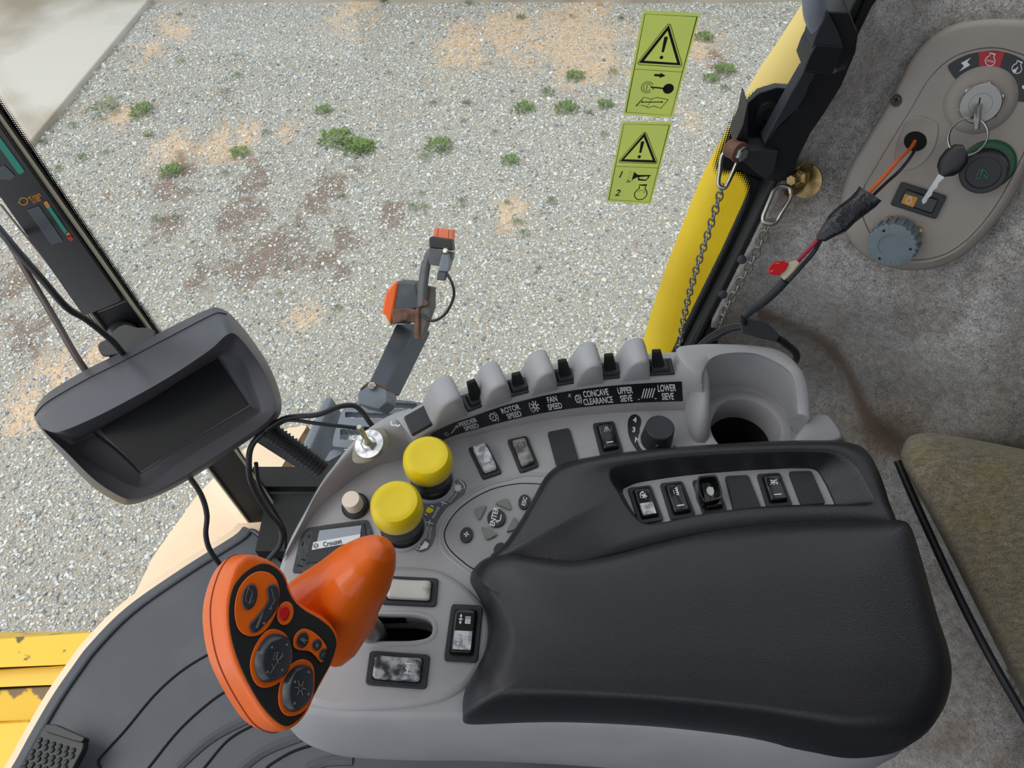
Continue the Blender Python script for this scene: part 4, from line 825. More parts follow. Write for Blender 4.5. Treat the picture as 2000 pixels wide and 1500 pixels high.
# ---------------- rocker switches
def rocker(parent, cor, z, rmat=None, heights=(.0045, .0052, .0045), icon=None, hb=.0026, bm_=None, inset=(.17, .12), imat=None, blank=False, label=None, line=True, dust=None, pale_half=None):
    """cor = photo corners top-left, top-right, bottom-right, bottom-left; the rocker's long axis runs top to bottom"""
    TL, TR, BR, BL = [at_z(p[0], p[1], z) for p in cor]
    def bl(u, v, h=0): return ((TL*(1-u)/2+TR*(1+u)/2)*(1-v)/2+(BL*(1-u)/2+BR*(1+u)/2)*(1+v)/2)+UP*h
    rr = rp([(-1, -1), (1, -1), (1, 1), (-1, 1)], .22)
    top = [bl(p.x, p.y, hb*(1.1 if blank else 1)) for p in rr]; bot = [bl(p.x*1.03, p.y*1.015, -.004) for p in rr]
    ro = G().prism(top, bot).obj('blank_plate' if blank else 'rocker_switch', bm_ or BLKT, parent, bevel=.0008, label=label)
    if blank: return ro
    iu, iv = 1-inset[0]*2, 1-inset[1]*2
    def hgt(v):      # piecewise heights top / centre / bottom
        t0, t1, t2 = heights; c = (t0+t2)/2-.0
        return hb+(t0*(1-v)/2+t2*(1+v)/2)+(t1-c)*(1-v*v)
    gut = rp([(-iu-.08, -iv-.05), (iu+.08, -iv-.05), (iu+.08, iv+.05), (-iu-.08, iv+.05)], .15)
    G().prism([bl(p.x, p.y, hb+.0003) for p in gut], [bl(p.x, p.y, -.001) for p in gut]).obj('gutter', VOID, ro)
    rings = []
    vsn = [-1, -.94, -.8, -.5, -.2, 0, .2, .5, .8, .94, 1]
    for v in vsn:
        e = 1-abs(v); nar = 1-(.16 if abs(v) == 1 else .04 if abs(v) > .9 else 0); hh = hgt(v)-(.0012 if abs(v) == 1 else .0003 if abs(v) > .9 else 0)
        w_ = iu*nar; rings.append([bl(-w_, v*iv, 0), bl(-w_, v*iv, hh-.0012), bl(-w_*.93, v*iv, hh-.0003), bl(-w_*.8, v*iv, hh), bl(w_*.8, v*iv, hh), bl(w_*.93, v*iv, hh-.0003), bl(w_, v*iv, hh-.0012), bl(w_, v*iv, 0)])
    rk = G().loft(rings).obj('rocker', rmat or GLOSS, ro, sharp=50)
    sf = lambda x, y: bl(x*iu*.85, y*iv*.92, hgt(y*.92)+.00025)
    if pale_half:
        vs_ = []; fs_ = []; v0, v1 = pale_half
        for j in range(6):
            v = v0+(v1-v0)*j/5
            for u in (-.96, .96): vs_.append(sf(u, v))
        for j in range(5): fs_.append((2*j, 2*j+1, 2*j+3, 2*j+2))
        obj('worn_patch', vs_, fs_, WORN4, ro, smooth=False)
    if line:
        kk = Ink(); kk.line([(-.55, .60), (.5, .60)], .10); kk.obj('white_line', lambda x, y: sf(x, y)+UP*.0002, INKW, ro)
    if icon:
        kk = Ink(); icon(kk); kk.obj('symbol', lambda x, y: sf(x, y)+UP*.0002, imat or INKW, ro)
    return ro
def ic_star(k, cx=0, cy=-.45, r=.42, asp=.55):
    for a in range(6): t_ = a*math.pi/3+.3; k.line([(cx, cy), (cx+r*math.cos(t_), cy+r*asp*math.sin(t_))], .10)
    k.arc(cx-.05, cy, r*1.25, 150, 290, .09, r*1.25*asp)
def ic_arrows(k, cy=-.5, s=1):
    for i in range(4): k.line([(.1+i*.16, cy-.16), (.1+i*.16, cy+.16)], .09)
    k.line([(.05, cy+.05), (.66, cy+.05)], .08); k.line([(.05, cy+.17), (.66, cy+.17)], .08)
    k.line([(-.45, cy-.2), (-.45, cy+.2)], .08); k.line([(-.65, cy), (-.22, cy)], .06); k.line([(-.58, cy-.13), (-.45, cy-.22), (-.32, cy-.13)], .07); k.line([(-.58, cy+.13), (-.45, cy+.22), (-.32, cy+.13)], .07)
def ic_beam(k):
    for x0, x1 in ((-.1, -.42), (.02, -.08), (.1, .18), (.2, .55)): k.line([(x0, -.72), (x1, -.34)], .06)
def ic_teeth(k):
    k.line([(.25, -.78), (.25, -.25)], .10)
    for i in range(4): k.line([(.25, -.74+i*.15), (-.1, -.68+i*.15), (.25, -.62+i*.15)], .07)
    k.line([(-.38, -.6), (-.38, -.3)], .08)
def ic_shield(k): k.poly([(-.5, -.35), (-.1, -.55), (.1, -.5), (.5, -.45), (.55, -.15), (.3, .1), (.0, .2), (-.35, .1), (-.55, -.1)])
def ic_machine(k):
    k.line([(-.5, -.55), (.5, -.55)], .06); k.line([(-.5, -.42), (.55, -.38)], .06); k.line([(-.6, -.25), (-.2, -.42)], .06); k.ring(-.1, -.3, .12, .05, .06); k.ring(.35, -.3, .12, .05, .06); k.line([(-.4, -.65), (-.1, -.42), (.5, -.65)], .05)
def ic_worn(k): k.line([(-.5, -.6), (.5, -.6)], .05); k.ring(-.2, -.45, .15, .05, .08); k.ring(.25, -.45, .15, .05, .08); k.line([(-.5, .62), (.5, .62)], .06)
def ic_axle(k):
    k.line([(-.5, -.5), (.5, -.5)], .05)
    for s in (-1, 1): k.line([(s*.5, -.65), (s*.5, -.35)], .12); k.line([(s*.2, -.6), (s*.35, -.4)], .05)
    k.ring(0, -.5, .14, .05, .08)
R1 = [(914, 877), (950, 867), (981, 925), (943, 938)]
rocker(con, R1, ZD, WORN4, (.009, .0105, .004), ic_worn, imat=INKG, line=True)
rocker(con, [(990, 861), (1029, 853), (1053, 912), (1016, 926)], ZD, WORN3, (.005, .004, .005), ic_worn, imat=INKG, line=False)
rocker(con, [(1069, 846), (1111, 838), (1130, 901), (1087, 913)], ZD, blank=True)
rocker(con, [(1157, 829), (1198, 824), (1217, 885), (1173, 893)], ZD, GLOSS, (.0055, .0035, .005), ic_beam)
# rotary dial and its label
k = Ink()
k.poly([tuple(p) for p in cr([(1240, 809), (1250, 815), (1252, 826), (1249, 839), (1252, 853), (1262, 867), (1279, 875), (1300, 871), (1312, 867), (1323, 876), (1316, 890), (1280, 895), (1252, 887), (1237, 870), (1228, 850), (1226, 828), (1230, 814)], 4, True)]); k.obj('dial_label', lambda x, y: at_z(x, y, ZD+.0004), DECK, con)
k = Ink()
for t_, x, y in (('4', 1240, 820), ('3', 1238, 839), ('N', 1245, 859), ('2', 1263, 876)):
    kn_ = Ink(); kn_.text(t_, x, y, 14, 4, 1, .03); kn_.obj('numeral', lambda x, y: at_z(x, y, ZD+.0008), INKW, con)
k.ring(1308, 876, 5, 1.6)
for a in range(8): k.line([(1308+6*math.cos(a*.785), 876+6*math.sin(a*.785)), (1308+9*math.cos(a*.785), 876+9*math.sin(a*.785))], 2)
k.obj('gear_symbol', lambda x, y: at_z(x, y, ZD+.0008), INKW, con)
def above(base, py):          # point straight above a base point that appears on photo row py
    lo, hi = 0, .2
    for _ in range(40):
        m_ = (lo+hi)/2
        if proj(base+UP*m_)[1] > py: lo = m_
        else: hi = m_
    return lo
b = at_z(1281, 862, ZD); h = above(b, 834); r_ = .0145
dial = G().lathe(b, UP, [(r_*1.22, -.001), (r_*1.2, .002), (r_*1.12, .003)], 36, True, True).obj('dial_skirt', GREY, con)
kn = G().lathe(b, UP, [(r_*1.05, .002), (r_*1.0, h*.5), (r_*.93, h-.001), (r_*.86, h), (r_*.5, h-.0003)], 40).obj('dial_knob', BLKT, con)
k = Ink(); k.poly([(-.0015, -.0145), (.0015, -.0145), (0, -.0095)]); k.obj('pointer', lambda x, y: b+V((x-.003, y*1.0+.0, h*.62-(y+.0095)*0-.0)) , INKG, kn)
G().prism([b+V((-.007, -.0165, .002)), b+V((-.003, -.0185, .002)), b+V((-.001, -.013, .002))], [b+V((-.007, -.0165, h*.6)), b+V((-.003, -.0175, h*.6)), b+V((-.001, -.012, h*.6))]).obj('dial_fin', BLK, kn)
# yellow knobs
def yknob(bx, by, topy, lab):
    b = at_z(bx, by, ZD); H = above(b, topy); s = .0215
    kb = G().lathe(b, UP, [(s*1.00, -.001), (s*.98, .003), (s*.92, .0045), (s*.86, .003), (s*.84, .001)], 48, True, True).obj('knob_surround', GREY, con)
    st_ = G().lathe(b, UP, [(s*.82, .001), (s*.83, .010), (s*.78, .011), (s*.80, .015), (s*.90, .018), (s*.94, H*.50), (s*.97, H*.66), (s*.9, H*.68)], 48).obj('knob_stem', BLK, con)
    kc = G().lathe(b, UP, [(s*.99, H*.64), (s*1.02, H*.66), (s*1.03, H*.80), (s*.98, H*.925), (s*.86, H*.985), (s*.70, H*1.0), (s*.55, H*.992), (s*.3, H*.985), (s*.05, H*.985)], 48).obj('yellow_cap', YEL, con, label=lab)
    return kb
yknob(844, 944, 888, 'yellow knob cap of the rear knob'); yknob(788, 1035, 978, 'yellow knob cap of the front knob')
# label between the knobs
lab = cr([(893, 937), (906, 940), (911, 950), (903, 971), (876, 989), (859, 1011), (852, 1028), (851, 1044), (844, 1064), (833, 1075), (819, 1078), (805, 1067), (811, 1056), (823, 1044), (826, 1028), (818, 1010), (806, 992), (812, 980), (836, 980), (862, 972), (878, 959), (884, 943)], 4, True)
G().add([at_z(p.x, p.y, ZD+.0004) for p in lab], [tuple(range(len(lab)))]).obj('clutch_label', DECG, con, smooth=False)
k = Ink(); k.disc(894, 953, 6.2)
for a in range(8): k.line([(894+6*math.cos(a*.785), 953+6*math.sin(a*.785)), (894+9.5*math.cos(a*.785+.2), 953+9.5*math.sin(a*.785+.2))], 1.8)
k.arc(894, 952, 13, -80, 10, 1.8)
k.text('THRESHING', 878, 970, 6, -50, .8, .01); k.text('CLUTCH', 884, 973, 6, -50, .95, .01); k.text('ENGAGE', 851, 1001, 6.4, -62, 1, .01); k.text('HEADER', 833, 1040, 6.4, -76, 1, .01); k.text('CLUTCH', 840, 1041, 6.4, -80, 1, .01)
for x, y in ((866, 982), (839, 1021)): k.line([(x-7, y-2), (x+7, y+2)], 2); k.line([(x+1, y-6), (x-2, y+6)], 1.6)
k.line([(829, 1003), (834, 1006)], 2); k.line([(841, 987), (847, 990)], 2)
k.poly([(818, 1075), (830, 1056), (838, 1062), (834, 1070)]); k.arc(816, 1064, 8, 80, 260, 1.6); k.line([(811, 1060), (823, 1068)], 1.5); k.line([(812, 1067), (822, 1061)], 1.5); k.line([(817, 1058), (817, 1070)], 1.5)
k.obj('lettering', lambda x, y: at_z(x, y, ZD+.0008), INKW, con)
k = Ink(); k.poly([(832, 996), (836, 990), (846, 994), (846, 999), (839, 1003), (832, 1000)]); k.obj('yellow_mark', lambda x, y: at_z(x, y, ZD+.0008), YEL, con)
# push button, toggle
b = at_z(694, 988, ZD+.002); h = above(b, 973)
pb = G().lathe(b, V((-.1, -.05, 1)), [(.0125, -.004), (.0125, .001), (.011, .0025), (.0085, .0025)], 32).obj('button_nut', BLK, con, bevel=0)
G().lathe(b, V((-.1, -.05, 1)), [(.0085, .0), (.0085, h*.9), (.0078, h), (.003, h+.0002)], 32).obj('push_button', WHT, pb)
i = 27; P = at_z(722, 868, ZD+.0385); ax = V((-.22, -.18, 1)).normalized()
gl = cr([(740, 836), (756, 848), (758, 866), (748, 884), (722, 902), (694, 904), (688, 888), (700, 852)], 5, True)
G().loft([[at_z(p.x, p.y, ZD+.0345) for p in gl], [at_z(p.x*.9+722*.1, p.y*.9+868*.1, ZD+.0362) for p in gl]], True, True).obj('glue_patch', PUTTYB, con, sharp=80)
tg = G().lathe(P, ax, [(.0135, .000), (.0135, .0018), (.0060, .0018)], 36).obj('washer', ZINC, con, sharp=30)
G().lathe(P, ax, [(.0072, .0018), (.0072, .0042), (.0058, .0052), (.0045, .0052)], 6).obj('toggle_nut', STEEL, con, sharp=20)
G().tube([P+ax*.004, P+ax*.010, P+ax*.013+V((.0005, .002, 0)), P+ax*.026+V((.001, .006, 0)), P+ax*.029+V((.001, .0065, 0))], [.004, .0038, .0022, .0029, .0022], 14).obj('toggle_lever', STEEL, con)
k = Ink(); k.line(cr([(765, 822), (764, 829), (771, 831)], 5), 2.5); k.line(cr([(770, 829), (777, 832), (781, 829)], 5), 3); k.line([(779, 822), (786, 824)], 2.5); k.obj('paint_mark', lambda x, y: at_z(x, y, ZD+.0395), INKW, con)
# small display set in putty
q = rp([(586, 1048), (598, 1031), (640, 1024), (718, 1014), (728, 1040), (716, 1100), (600, 1118), (570, 1118)], 6)
g = G(); g.pz(q, ZD+.0022, ZD-.001); ds = g.obj('display_bezel', PUTTY, con, bevel=.001)
G().pz([(612, 1034), (712, 1022), (716, 1050), (700, 1090), (596, 1100)], ZD+.0034, ZD).obj('display_frame', BLKT, ds, bevel=.0006)
G().pz([(624, 1036), (706, 1026), (702, 1052), (618, 1062)], ZD+.0038, ZD).obj('display_screen', LCD2, ds)
G().pz([(612, 1059), (704, 1043), (701, 1057), (609, 1074)], ZD+.0041, ZD).obj('name_strip', mat('white_label', (222, 226, 230), .5), ds)
k = Ink(); k.text('Crouzet', 649, 1060, 13, -11, .85, .02); k.ring(617, 1066, 4.2, 1.2); k.line([(613, 1068), (621, 1064)], 1.2); k.obj('lettering', lambda x, y: at_z(x, y, ZD+.0044), mat('label_ink', (50, 56, 66), .5), ds)
k = Ink()
for a, b2 in (((592, 1058), (590, 1066)), ((598, 1084), (606, 1088)), ((580, 1104), (592, 1106)), ((604, 1046), (602, 1050)), ((588, 1092), (596, 1094))): k.line([a, b2], 2.2)
k.obj('putty_hole', lambda x, y: at_z(x, y, ZD+.0026), VOID, ds)
# ---------------- keypad
kp = cr([(1075, 948), (1030, 945), (1000, 947), (962, 956), (925, 974), (892, 1000), (872, 1030), (869, 1052), (880, 1074), (905, 1097), (928, 1112), (980, 1130), (1060, 1080), (1100, 1000), (1098, 955)], 5, True)
KP = PZ(kp, ZD); g = G(); g.loft([[p+UP*.0003 for p in offset(KP, .0012)], [p+UP*.0006 for p in offset(KP, .0001)], [p-UP*.0005 for p in KP]], False, False); G().add([p+UP*.0003 for p in offset(KP, .0008)], [tuple(range(len(KP)))]).obj('keypad_groove', VOID, con, smooth=False)
kpo = G().loft([[p+UP*.0003 for p in offset(KP, -.0002)], [p+UP*.0009 for p in offset(KP, -.0006)], [p+UP*.001 for p in offset(KP, -.002)]]).obj('keypad_panel', KEYP, con, sharp=60)
zk = ZD+.001
hw = cr([(1092, 930), (1030, 928), (994, 936), (955, 946), (916, 966), (884, 992), (863, 1026), (858, 1054), (868, 1080), (894, 1104), (925, 1128)], 4)
G().tube(PZ(hw, ZD-.0012), .0026, 8).obj('raised_edge', GREY, con)
def key(pts, m, r_=3, h=.0026, name='keypad_button'): return G().pz(rp(pts, r_) if r_ else pts, zk+h, zk-.001).obj(name, m, kpo, bevel=.0007)
for cx, cy, rx_, ry_, rot in ((911, 1044, 12.4, 15.2, .25), (977, 1073, 12.4, 14.4, .5), (969.5, 1011, 18, 17.5, 0), (1024, 979.5, 11.6, 14.4, .1)):
    key(ell(cx, cy, rx_, ry_, 32, rot), BLKT, 0)
for tr in ([(925, 993.5), (951, 986), (936, 1016)], [(965.5, 982), (990.5, 972.5), (998.5, 996)], [(939, 1027), (972.5, 1043), (950.5, 1054.5)], [(1003.5, 1008), (1015, 1030.5), (988, 1039)]): key(tr, GKEY, 5)
k = Ink(); z2 = zk+.0030; k.text('ENTER', 965, 1009, 14, -76, .92, .02); k.line([(979, 1005), (977, 1016), (971, 1020)], 1.8); k.poly([(967, 1017), (974, 1016), (972, 1022.5)]); k.text('ESC', 1024, 979, 10.5, -76, 1, .02)
k.line([(906, 1043), (916, 1044)], 2.6); k.line([(912, 1038.5), (910, 1048.5)], 2.6); k.line([(975, 1072), (979.5, 1073.5)], 3.4)
k.obj('lettering', lambda x, y: at_z(x, y, z2), INKW, kpo)
# ---------------- lever gate plate with three rockers
gp = cr([(600, 1120), (700, 1112), (773, 1108), (850, 1114), (902, 1142), (940, 1180), (957, 1222), (951, 1272), (930, 1312), (902, 1344), (843, 1370), (745, 1382), (640, 1380), (590, 1350), (572, 1240)], 5, True)
GP = PZ(gp, ZD+.004); g = G(); gs = [p+UP*.004 for p in sloth]
ring_in = [p.copy() for p in offset(GP, -.004)]
g.holes([ring_in, gs], V((0, 0, -.001))); g.loft([ring_in, [p-UP*.0008 for p in offset(GP, -.001)], [p-UP*.003 for p in offset(GP, .001)], [p-UP*.006 for p in offset(GP, .0012)]], False, False)
sl2 = [p.copy() for p in gs]; so = offset(sl2, .004)
g.loft([[p-UP*.0 for p in offset(sl2, .0045)], [p+UP*.0012 for p in offset(sl2, .003)], [p+UP*.0012 for p in offset(sl2, .001)], [p-UP*.001 for p in sl2], [p-UP*.02 for p in sl2]], False, False)
g.obj('gate_plate', GREY, con, sharp=60)
ZG = ZD+.004
rocker(con, [(857, 1131), (852, 1186), (743, 1181), (750, 1126)], ZG, WORN1, (.006, .0045, .006), line=False)
rocker(con, [(882, 1181), (943, 1184), (933, 1295), (867, 1291)], ZG, GLOSS, (.006, .0045, .005), lambda k: (ic_arrows(k, -.55), ic_arrows(k, .5)), line=False, pale_half=(.02, .95))
rocker(con, [(841, 1280), (833, 1347), (714, 1338), (723, 1272)], ZG, WORN2, (.006, .0045, .006), ic_axle, line=False)
# ================================================================ ARMREST
arm = thing('armrest', at_z(1350, 1200, ZD), 'black padded armrest with a recessed row of rocker switches', 'armrest')
ZH = ZD+.040
N_ = 180
# upper housing: outer outline at the deck, top shoulder, recess rim, recess floor
ho = [(958, 1090), (985, 1062), (1014, 1020), (1040, 975), (1066, 930), (1100, 905), (1180, 888), (1300, 875), (1420, 866), (1520, 861), (1600, 860), (1648, 862), (1690, 878), (1716, 920), (1735, 975), (1750, 1034), (1680, 1030), (1560, 1030), (1460, 1037), (1360, 1051), (1270, 1072), (1180, 1095), (1110, 1106), (1020, 1104)]
hs = [(975, 1088), (1000, 1064), (1030, 1018), (1056, 970), (1080, 936), (1112, 918), (1188, 897), (1300, 882), (1420, 873), (1520, 868), (1596, 867), (1640, 870), (1676, 890), (1700, 930), (1720, 980), (1736, 1022), (1672, 1020), (1560, 1020), (1460, 1027), (1360, 1041), (1270, 1062), (1180, 1085), (1110, 1096), (1026, 1094)]
hr = [(1210, 962), (1202, 950), (1196, 940), (1192, 930), (1194, 920), (1206, 912), (1235, 904), (1320, 893), (1430, 886), (1520, 883), (1590, 883), (1634, 888), (1668, 912), (1688, 946), (1702, 974), (1694, 984), (1640, 985), (1560, 986), (1480, 990), (1410, 998), (1350, 1008), (1294, 1020), (1256, 1020), (1226, 990)]
hf = [(1222, 976), (1218, 968), (1216, 962), (1218, 956), (1226, 952), (1240, 946), (1270, 940), (1340, 930), (1430, 922), (1500, 918), (1560, 916), (1592, 920), (1608, 942), (1618, 962), (1628, 986), (1622, 990), (1600, 991), (1540, 993), (1470, 997), (1410, 1004), (1354, 1014), (1300, 1026), (1268, 1030), (1240, 1006)]
def C6(l): return cr([V(p) for p in l], 7, True)
def hz(p): return ZH-.012*sstep(1180, 960, p.x)       # the front of the housing dips
Ho, Hs, Hr, Hf = C6(ho), C6(hs), C6(hr), C6(hf)
bo = [at_z(p.x, p.y, hz(p)-.010) for p in Ho]; low_ = [V((p.x, p.y, ZD+.0006)) for p in bo]
top_ = [at_z(p.x, p.y, hz(p)) for p in Hs]
mid1 = [at_z(a.x*.72+b_.x*.28, a.y*.72+b_.y*.28, hz(a)-.0045) for a, b_ in zip(Ho, Hs)]
mid2 = [at_z(a.x*.35+b_.x*.65, a.y*.35+b_.y*.65, hz(a)-.0012) for a, b_ in zip(Ho, Hs)]
rr1 = [at_z(p.x, p.y, ZH+.0005) for p in offset([V((q.x, q.y, 0)) for q in Hr], 5)]
rr2 = [at_z(p.x, p.y, ZH-.001) for p in Hr]; rr3 = [at_z(a.x*.85+b_.x*.15, a.y*.85+b_.y*.15, ZH-.005) for a, b_ in zip(Hr, Hf)]
ZF = ZH-.024
fl_ = [at_z(p.x, p.y, ZF) for p in Hf]; fl0 = [a.lerp(b_, .9) for a, b_ in zip(rr3, fl_)]
G().loft([low_, bo, mid1, mid2, top_, rr1, rr2, rr3, fl0, fl_, [p-UP*.004 for p in fl_]], False, False).obj('switch_housing', SOFT, arm, sharp=70)
sp_ = G().add([p+UP*.0012 for p in fl_], [tuple(range(len(fl_)))]).add([p-UP*.004 for p in fl_], [tuple(range(len(fl_)))]).obj('switch_plate', GREY2 if False else GREY, arm, smooth=False)
ZQ = ZF+.0012
rocker(arm, [(1225, 955), (1270, 949), (1296, 1018), (1248, 1026)], ZQ, GLOSS, (.006, .0036, .0025), lambda k: ic_star(k), pale_half=(.05, .92))
rocker(arm, [(1288, 946), (1332, 941), (1358, 1010), (1310, 1018)], ZQ, GLOSS, (.0055, .0036, .004), ic_teeth)
cv = rocker(arm, [(1351, 940), (1398, 934), (1420, 1002), (1373, 1008)], ZQ, GLOSS, (.006, .004, .004), ic_shield)
rocker(arm, [(1415, 932), (1460, 930), (1487, 997), (1433, 1002)], ZQ, blank=True)
rocker(arm, [(1477, 928), (1522, 925), (1547, 989), (1497, 993)], ZQ, GLOSS, (.0055, .0036, .004), ic_machine)
rocker(arm, [(1539, 923), (1583, 922), (1611, 986), (1564, 989)], ZQ, blank=True)
# flip guard of the third switch
gq = rp([(1362, 930), (1400, 926), (1410, 955), (1412, 972), (1374, 982), (1364, 960)], 8)
P_ = PZ(gq, ZQ+.016); g = G(); inn = [p+(sum(P_, V((0, 0, 0)))/len(P_)-p)*.14 for p in P_]
g.loft([[p-UP*.012 for p in P_], P_, inn, [p-UP*.011 for p in inn]], False, False); g.obj('flip_guard', GLOSS, cv, sharp=40)
# lower pad
po = [(918, 1140), (926, 1118), (950, 1102), (990, 1098), (1050, 1106), (1110, 1112), (1180, 1102), (1270, 1079), (1360, 1058), (1460, 1044), (1560, 1037), (1680, 1034), (1740, 1036), (1762, 1054), (1785, 1130), (1808, 1215), (1830, 1285), (1836, 1340), (1822, 1400), (1790, 1445), (1740, 1472), (1660, 1481), (1580, 1468), (1480, 1448), (1380, 1434), (1260, 1422), (1100, 1414), (980, 1414), (912, 1414), (903, 1398), (906, 1360), (928, 1318), (946, 1280), (952, 1240), (946, 1198), (932, 1168)]
pt = [(960, 1150), (968, 1128), (985, 1116), (1010, 1112), (1056, 1119), (1112, 1125), (1182, 1115), (1272, 1091), (1362, 1070), (1460, 1055), (1560, 1047), (1672, 1044), (1722, 1046), (1742, 1062), (1762, 1130), (1784, 1212), (1802, 1275), (1806, 1315), (1790, 1350), (1760, 1372), (1700, 1388), (1630, 1390), (1560, 1384), (1480, 1374), (1380, 1364), (1260, 1354), (1120, 1346), (1050, 1342), (1012, 1338), (1000, 1328), (998, 1310), (1004, 1290), (1010, 1262), (1008, 1235), (996, 1200), (978, 1170)]
Po, Pt = C6(po), C6(pt); ZT2 = ZH+.012
def pz_(p): return ZT2-.010*sstep(1100, 940, p.x)*sstep(1250, 1100, p.y)-.006*sstep(1010, 960, p.x)
lowr = [at_z(p.x, p.y, ZD-.008-.004*0) for p in Po]; topr = [at_z(p.x, p.y, pz_(p)) for p in Pt]
def bulge(f, a=1.0):
    out = []
    for a_, b_ in zip(lowr, topr):
        h = math.sin(f*math.pi/2); r_ = 1-math.cos(f*math.pi/2); out.append(V((a_.x+(b_.x-a_.x)*r_, a_.y+(b_.y-a_.y)*r_, a_.z+(b_.z-a_.z)*h)))
    return out
TA = np.array([tuple(p) for p in topr])
def padz(x, y):
    d_ = (TA[:, 0]-x)**2+(TA[:, 1]-y)**2; w_ = 1/(d_+1e-6)**1.5; return float((TA[:, 2]*w_).sum()/w_.sum())+.0025*min(1, float(np.sqrt(d_.min()))/.03)
cen = V((sum(p.x for p in topr)/len(topr), sum(p.y for p in topr)/len(topr), ZT2))
def inn_(k_, dz): return [V((p.x+(cen.x-p.x)*k_, p.y+(cen.y-p.y)*k_, p.z+dz)) for p in topr]
G().loft([lowr]+[bulge(f) for f in (.18, .36, .54, .72, .88, 1.0)], True, False).add(*fill('pad', topr, padz, .012, None, None)).obj('pad', SOFT, arm, sharp=80)
# dark gap under the housing
# ================================================================ JOYSTICK
joy = thing('joystick', at_z(735, 1235, ZD), 'bright orange drive lever with a black thumb keypad', 'joystick')
Z4 = lambda l: [(340+x/3.75, 1040+y/3.75) for x, y in l]
NF = V((.62, .30, .73)).normalized()                      # face normal in camera axes, turned to world
def cam2w(v): return V((v.x, v.y*CT-v.z*ST, v.y*ST+v.z*CT))
NW = cam2w(NF); PF = at_d(545, 1255, .462)
def jf(x, y, h=0): return at_pl(340+x/3.75, 1040+y/3.75, PF+NW*h, NW)
rim_ = cr([(530, 158), (640, 172), (740, 220), (815, 300), (850, 400), (900, 490), (1000, 560), (1110, 620), (1195, 720), (1212, 830), (1165, 960), (1100, 1080), (1035, 1205), (970, 1340), (880, 1432), (790, 1446), (690, 1390), (600, 1270), (490, 1080), (415, 900), (375, 700), (368, 520), (400, 360), (455, 230)], 4, True)
R0 = [jf(p.x, p.y, 0) for p in rim_]; cc_ = sum(R0, V((0, 0, 0)))/len(R0); s_ = lambda P, k_: [p+(cc_-p)*k_ for p in P]
def sh(P, k_, h, c=None):
    c = c or cc_; return [p+(c-p)*k_-NW*h for p in P]
g = G(); g.loft([sh(R0, .07, -.0005), sh(R0, .02, .0), sh(R0, .0, .003), sh(R0, -.02, .010), sh(R0, -.035, .020), sh(R0, -.03, .032), sh(R0, .0, .042), sh(R0, .12, .049), sh(R0, .3, .052)], True, True)
# grip: elliptical sections along the palm rest
def grip_section(c, w, d, tdir, keel=0.25, n=28):
    """c centre, w half width across, d half depth, tdir direction of travel"""
    vd = (CAM-c).normalized(); a = tdir.cross(vd).normalized(); b = a.cross(tdir).normalized()
    return [c+a*w*math.cos(t_)+b*d*math.sin(t_)*(1+keel*max(0, math.sin(t_))) for t_ in [2*math.pi*k_/n for k_ in range(n)]]
secs = [((600, 1240), .535, 92, .016), ((622, 1214), .532, 98, .020), ((652, 1182), .528, 90, .024), ((682, 1146), .522, 76, .026), ((708, 1114), .518, 66, .026), ((730, 1088), .514, 50, .022), ((744, 1070), .5115, 34, .016), ((753, 1058), .511, 16, .007)]
C_ = [at_d(x, y, d) for (x, y), d, w_, t_ in secs]; rings = []
for i, ((xy), d, w_, t_) in enumerate(secs):
    td = (C_[min(i+1, 7)]-C_[max(i-1, 0)]).normalized(); rings.append(grip_section(C_[i], w_*d/F, t_, td))
g.loft(rings)
# underside neck of the grip running to the shaft
neck = [((640, 1210), .545, .024), ((680, 1200), .555, .019), ((712, 1216), .570, .012)]
Nc = [at_d(x, y, d) for (x, y), d, r_ in neck]; g.loft([grip_section(Nc[i], neck[i][2]*1.3, neck[i][2], (Nc[min(i+1, 2)]-Nc[max(0, i-1)]).normalized(), 0) for i in range(3)])
o = g.obj('handle', ORG, joy)
m_ = o.modifiers.new('remesh', 'REMESH'); m_.mode = 'VOXEL'; m_.voxel_size = .0011; m_.use_smooth_shade = True
m_ = o.modifiers.new('smooth', 'SMOOTH'); m_.factor = .5; m_.iterations = 9
# seam around the head
sm = sh(R0, -.0355, .0215); G().tube(sm+[sm[0]], .0006, 6, False).obj('seam', ORGD, joy)
bp_ = cr([(640, 228), (710, 238), (775, 285), (815, 350), (835, 420), (880, 500), (960, 572), (1060, 630), (1150, 705), (1188, 790), (1178, 870), (1140, 970), (1075, 1085), (1015, 1200), (950, 1325), (860, 1408), (790, 1412), (700, 1340), (610, 1225), (520, 1060), (450, 890), (408, 720), (400, 560), (425, 420), (480, 330), (560, 262)], 4, True)
def jp(name, pts, h0, h1, m, parent=None, bev=.0006, label=None, taper=0):
    T = [jf(p[0], p[1], h1) for p in pts]; B = [jf(p[0], p[1], h0) for p in pts]
    if taper: c = sum(T, V((0, 0, 0)))/len(T); T = [p+(c-p)*taper for p in T]
    return G().prism(T, B).obj(name, m, parent or joy, bevel=bev, label=label)
kpd = jp('thumb_pad', bp_, -.003, .0012, MATB, bev=.0008, label='black keypad face')
h = .0012
jp('pod', cr([(620, 285), (700, 296), (752, 350), (772, 430), (768, 520), (735, 620), (680, 705), (610, 755), (530, 755), (470, 705), (445, 610), (448, 505), (480, 400), (545, 320)], 3, True), h-.001, h+.0014, ORG, kpd, label='orange raised surround')
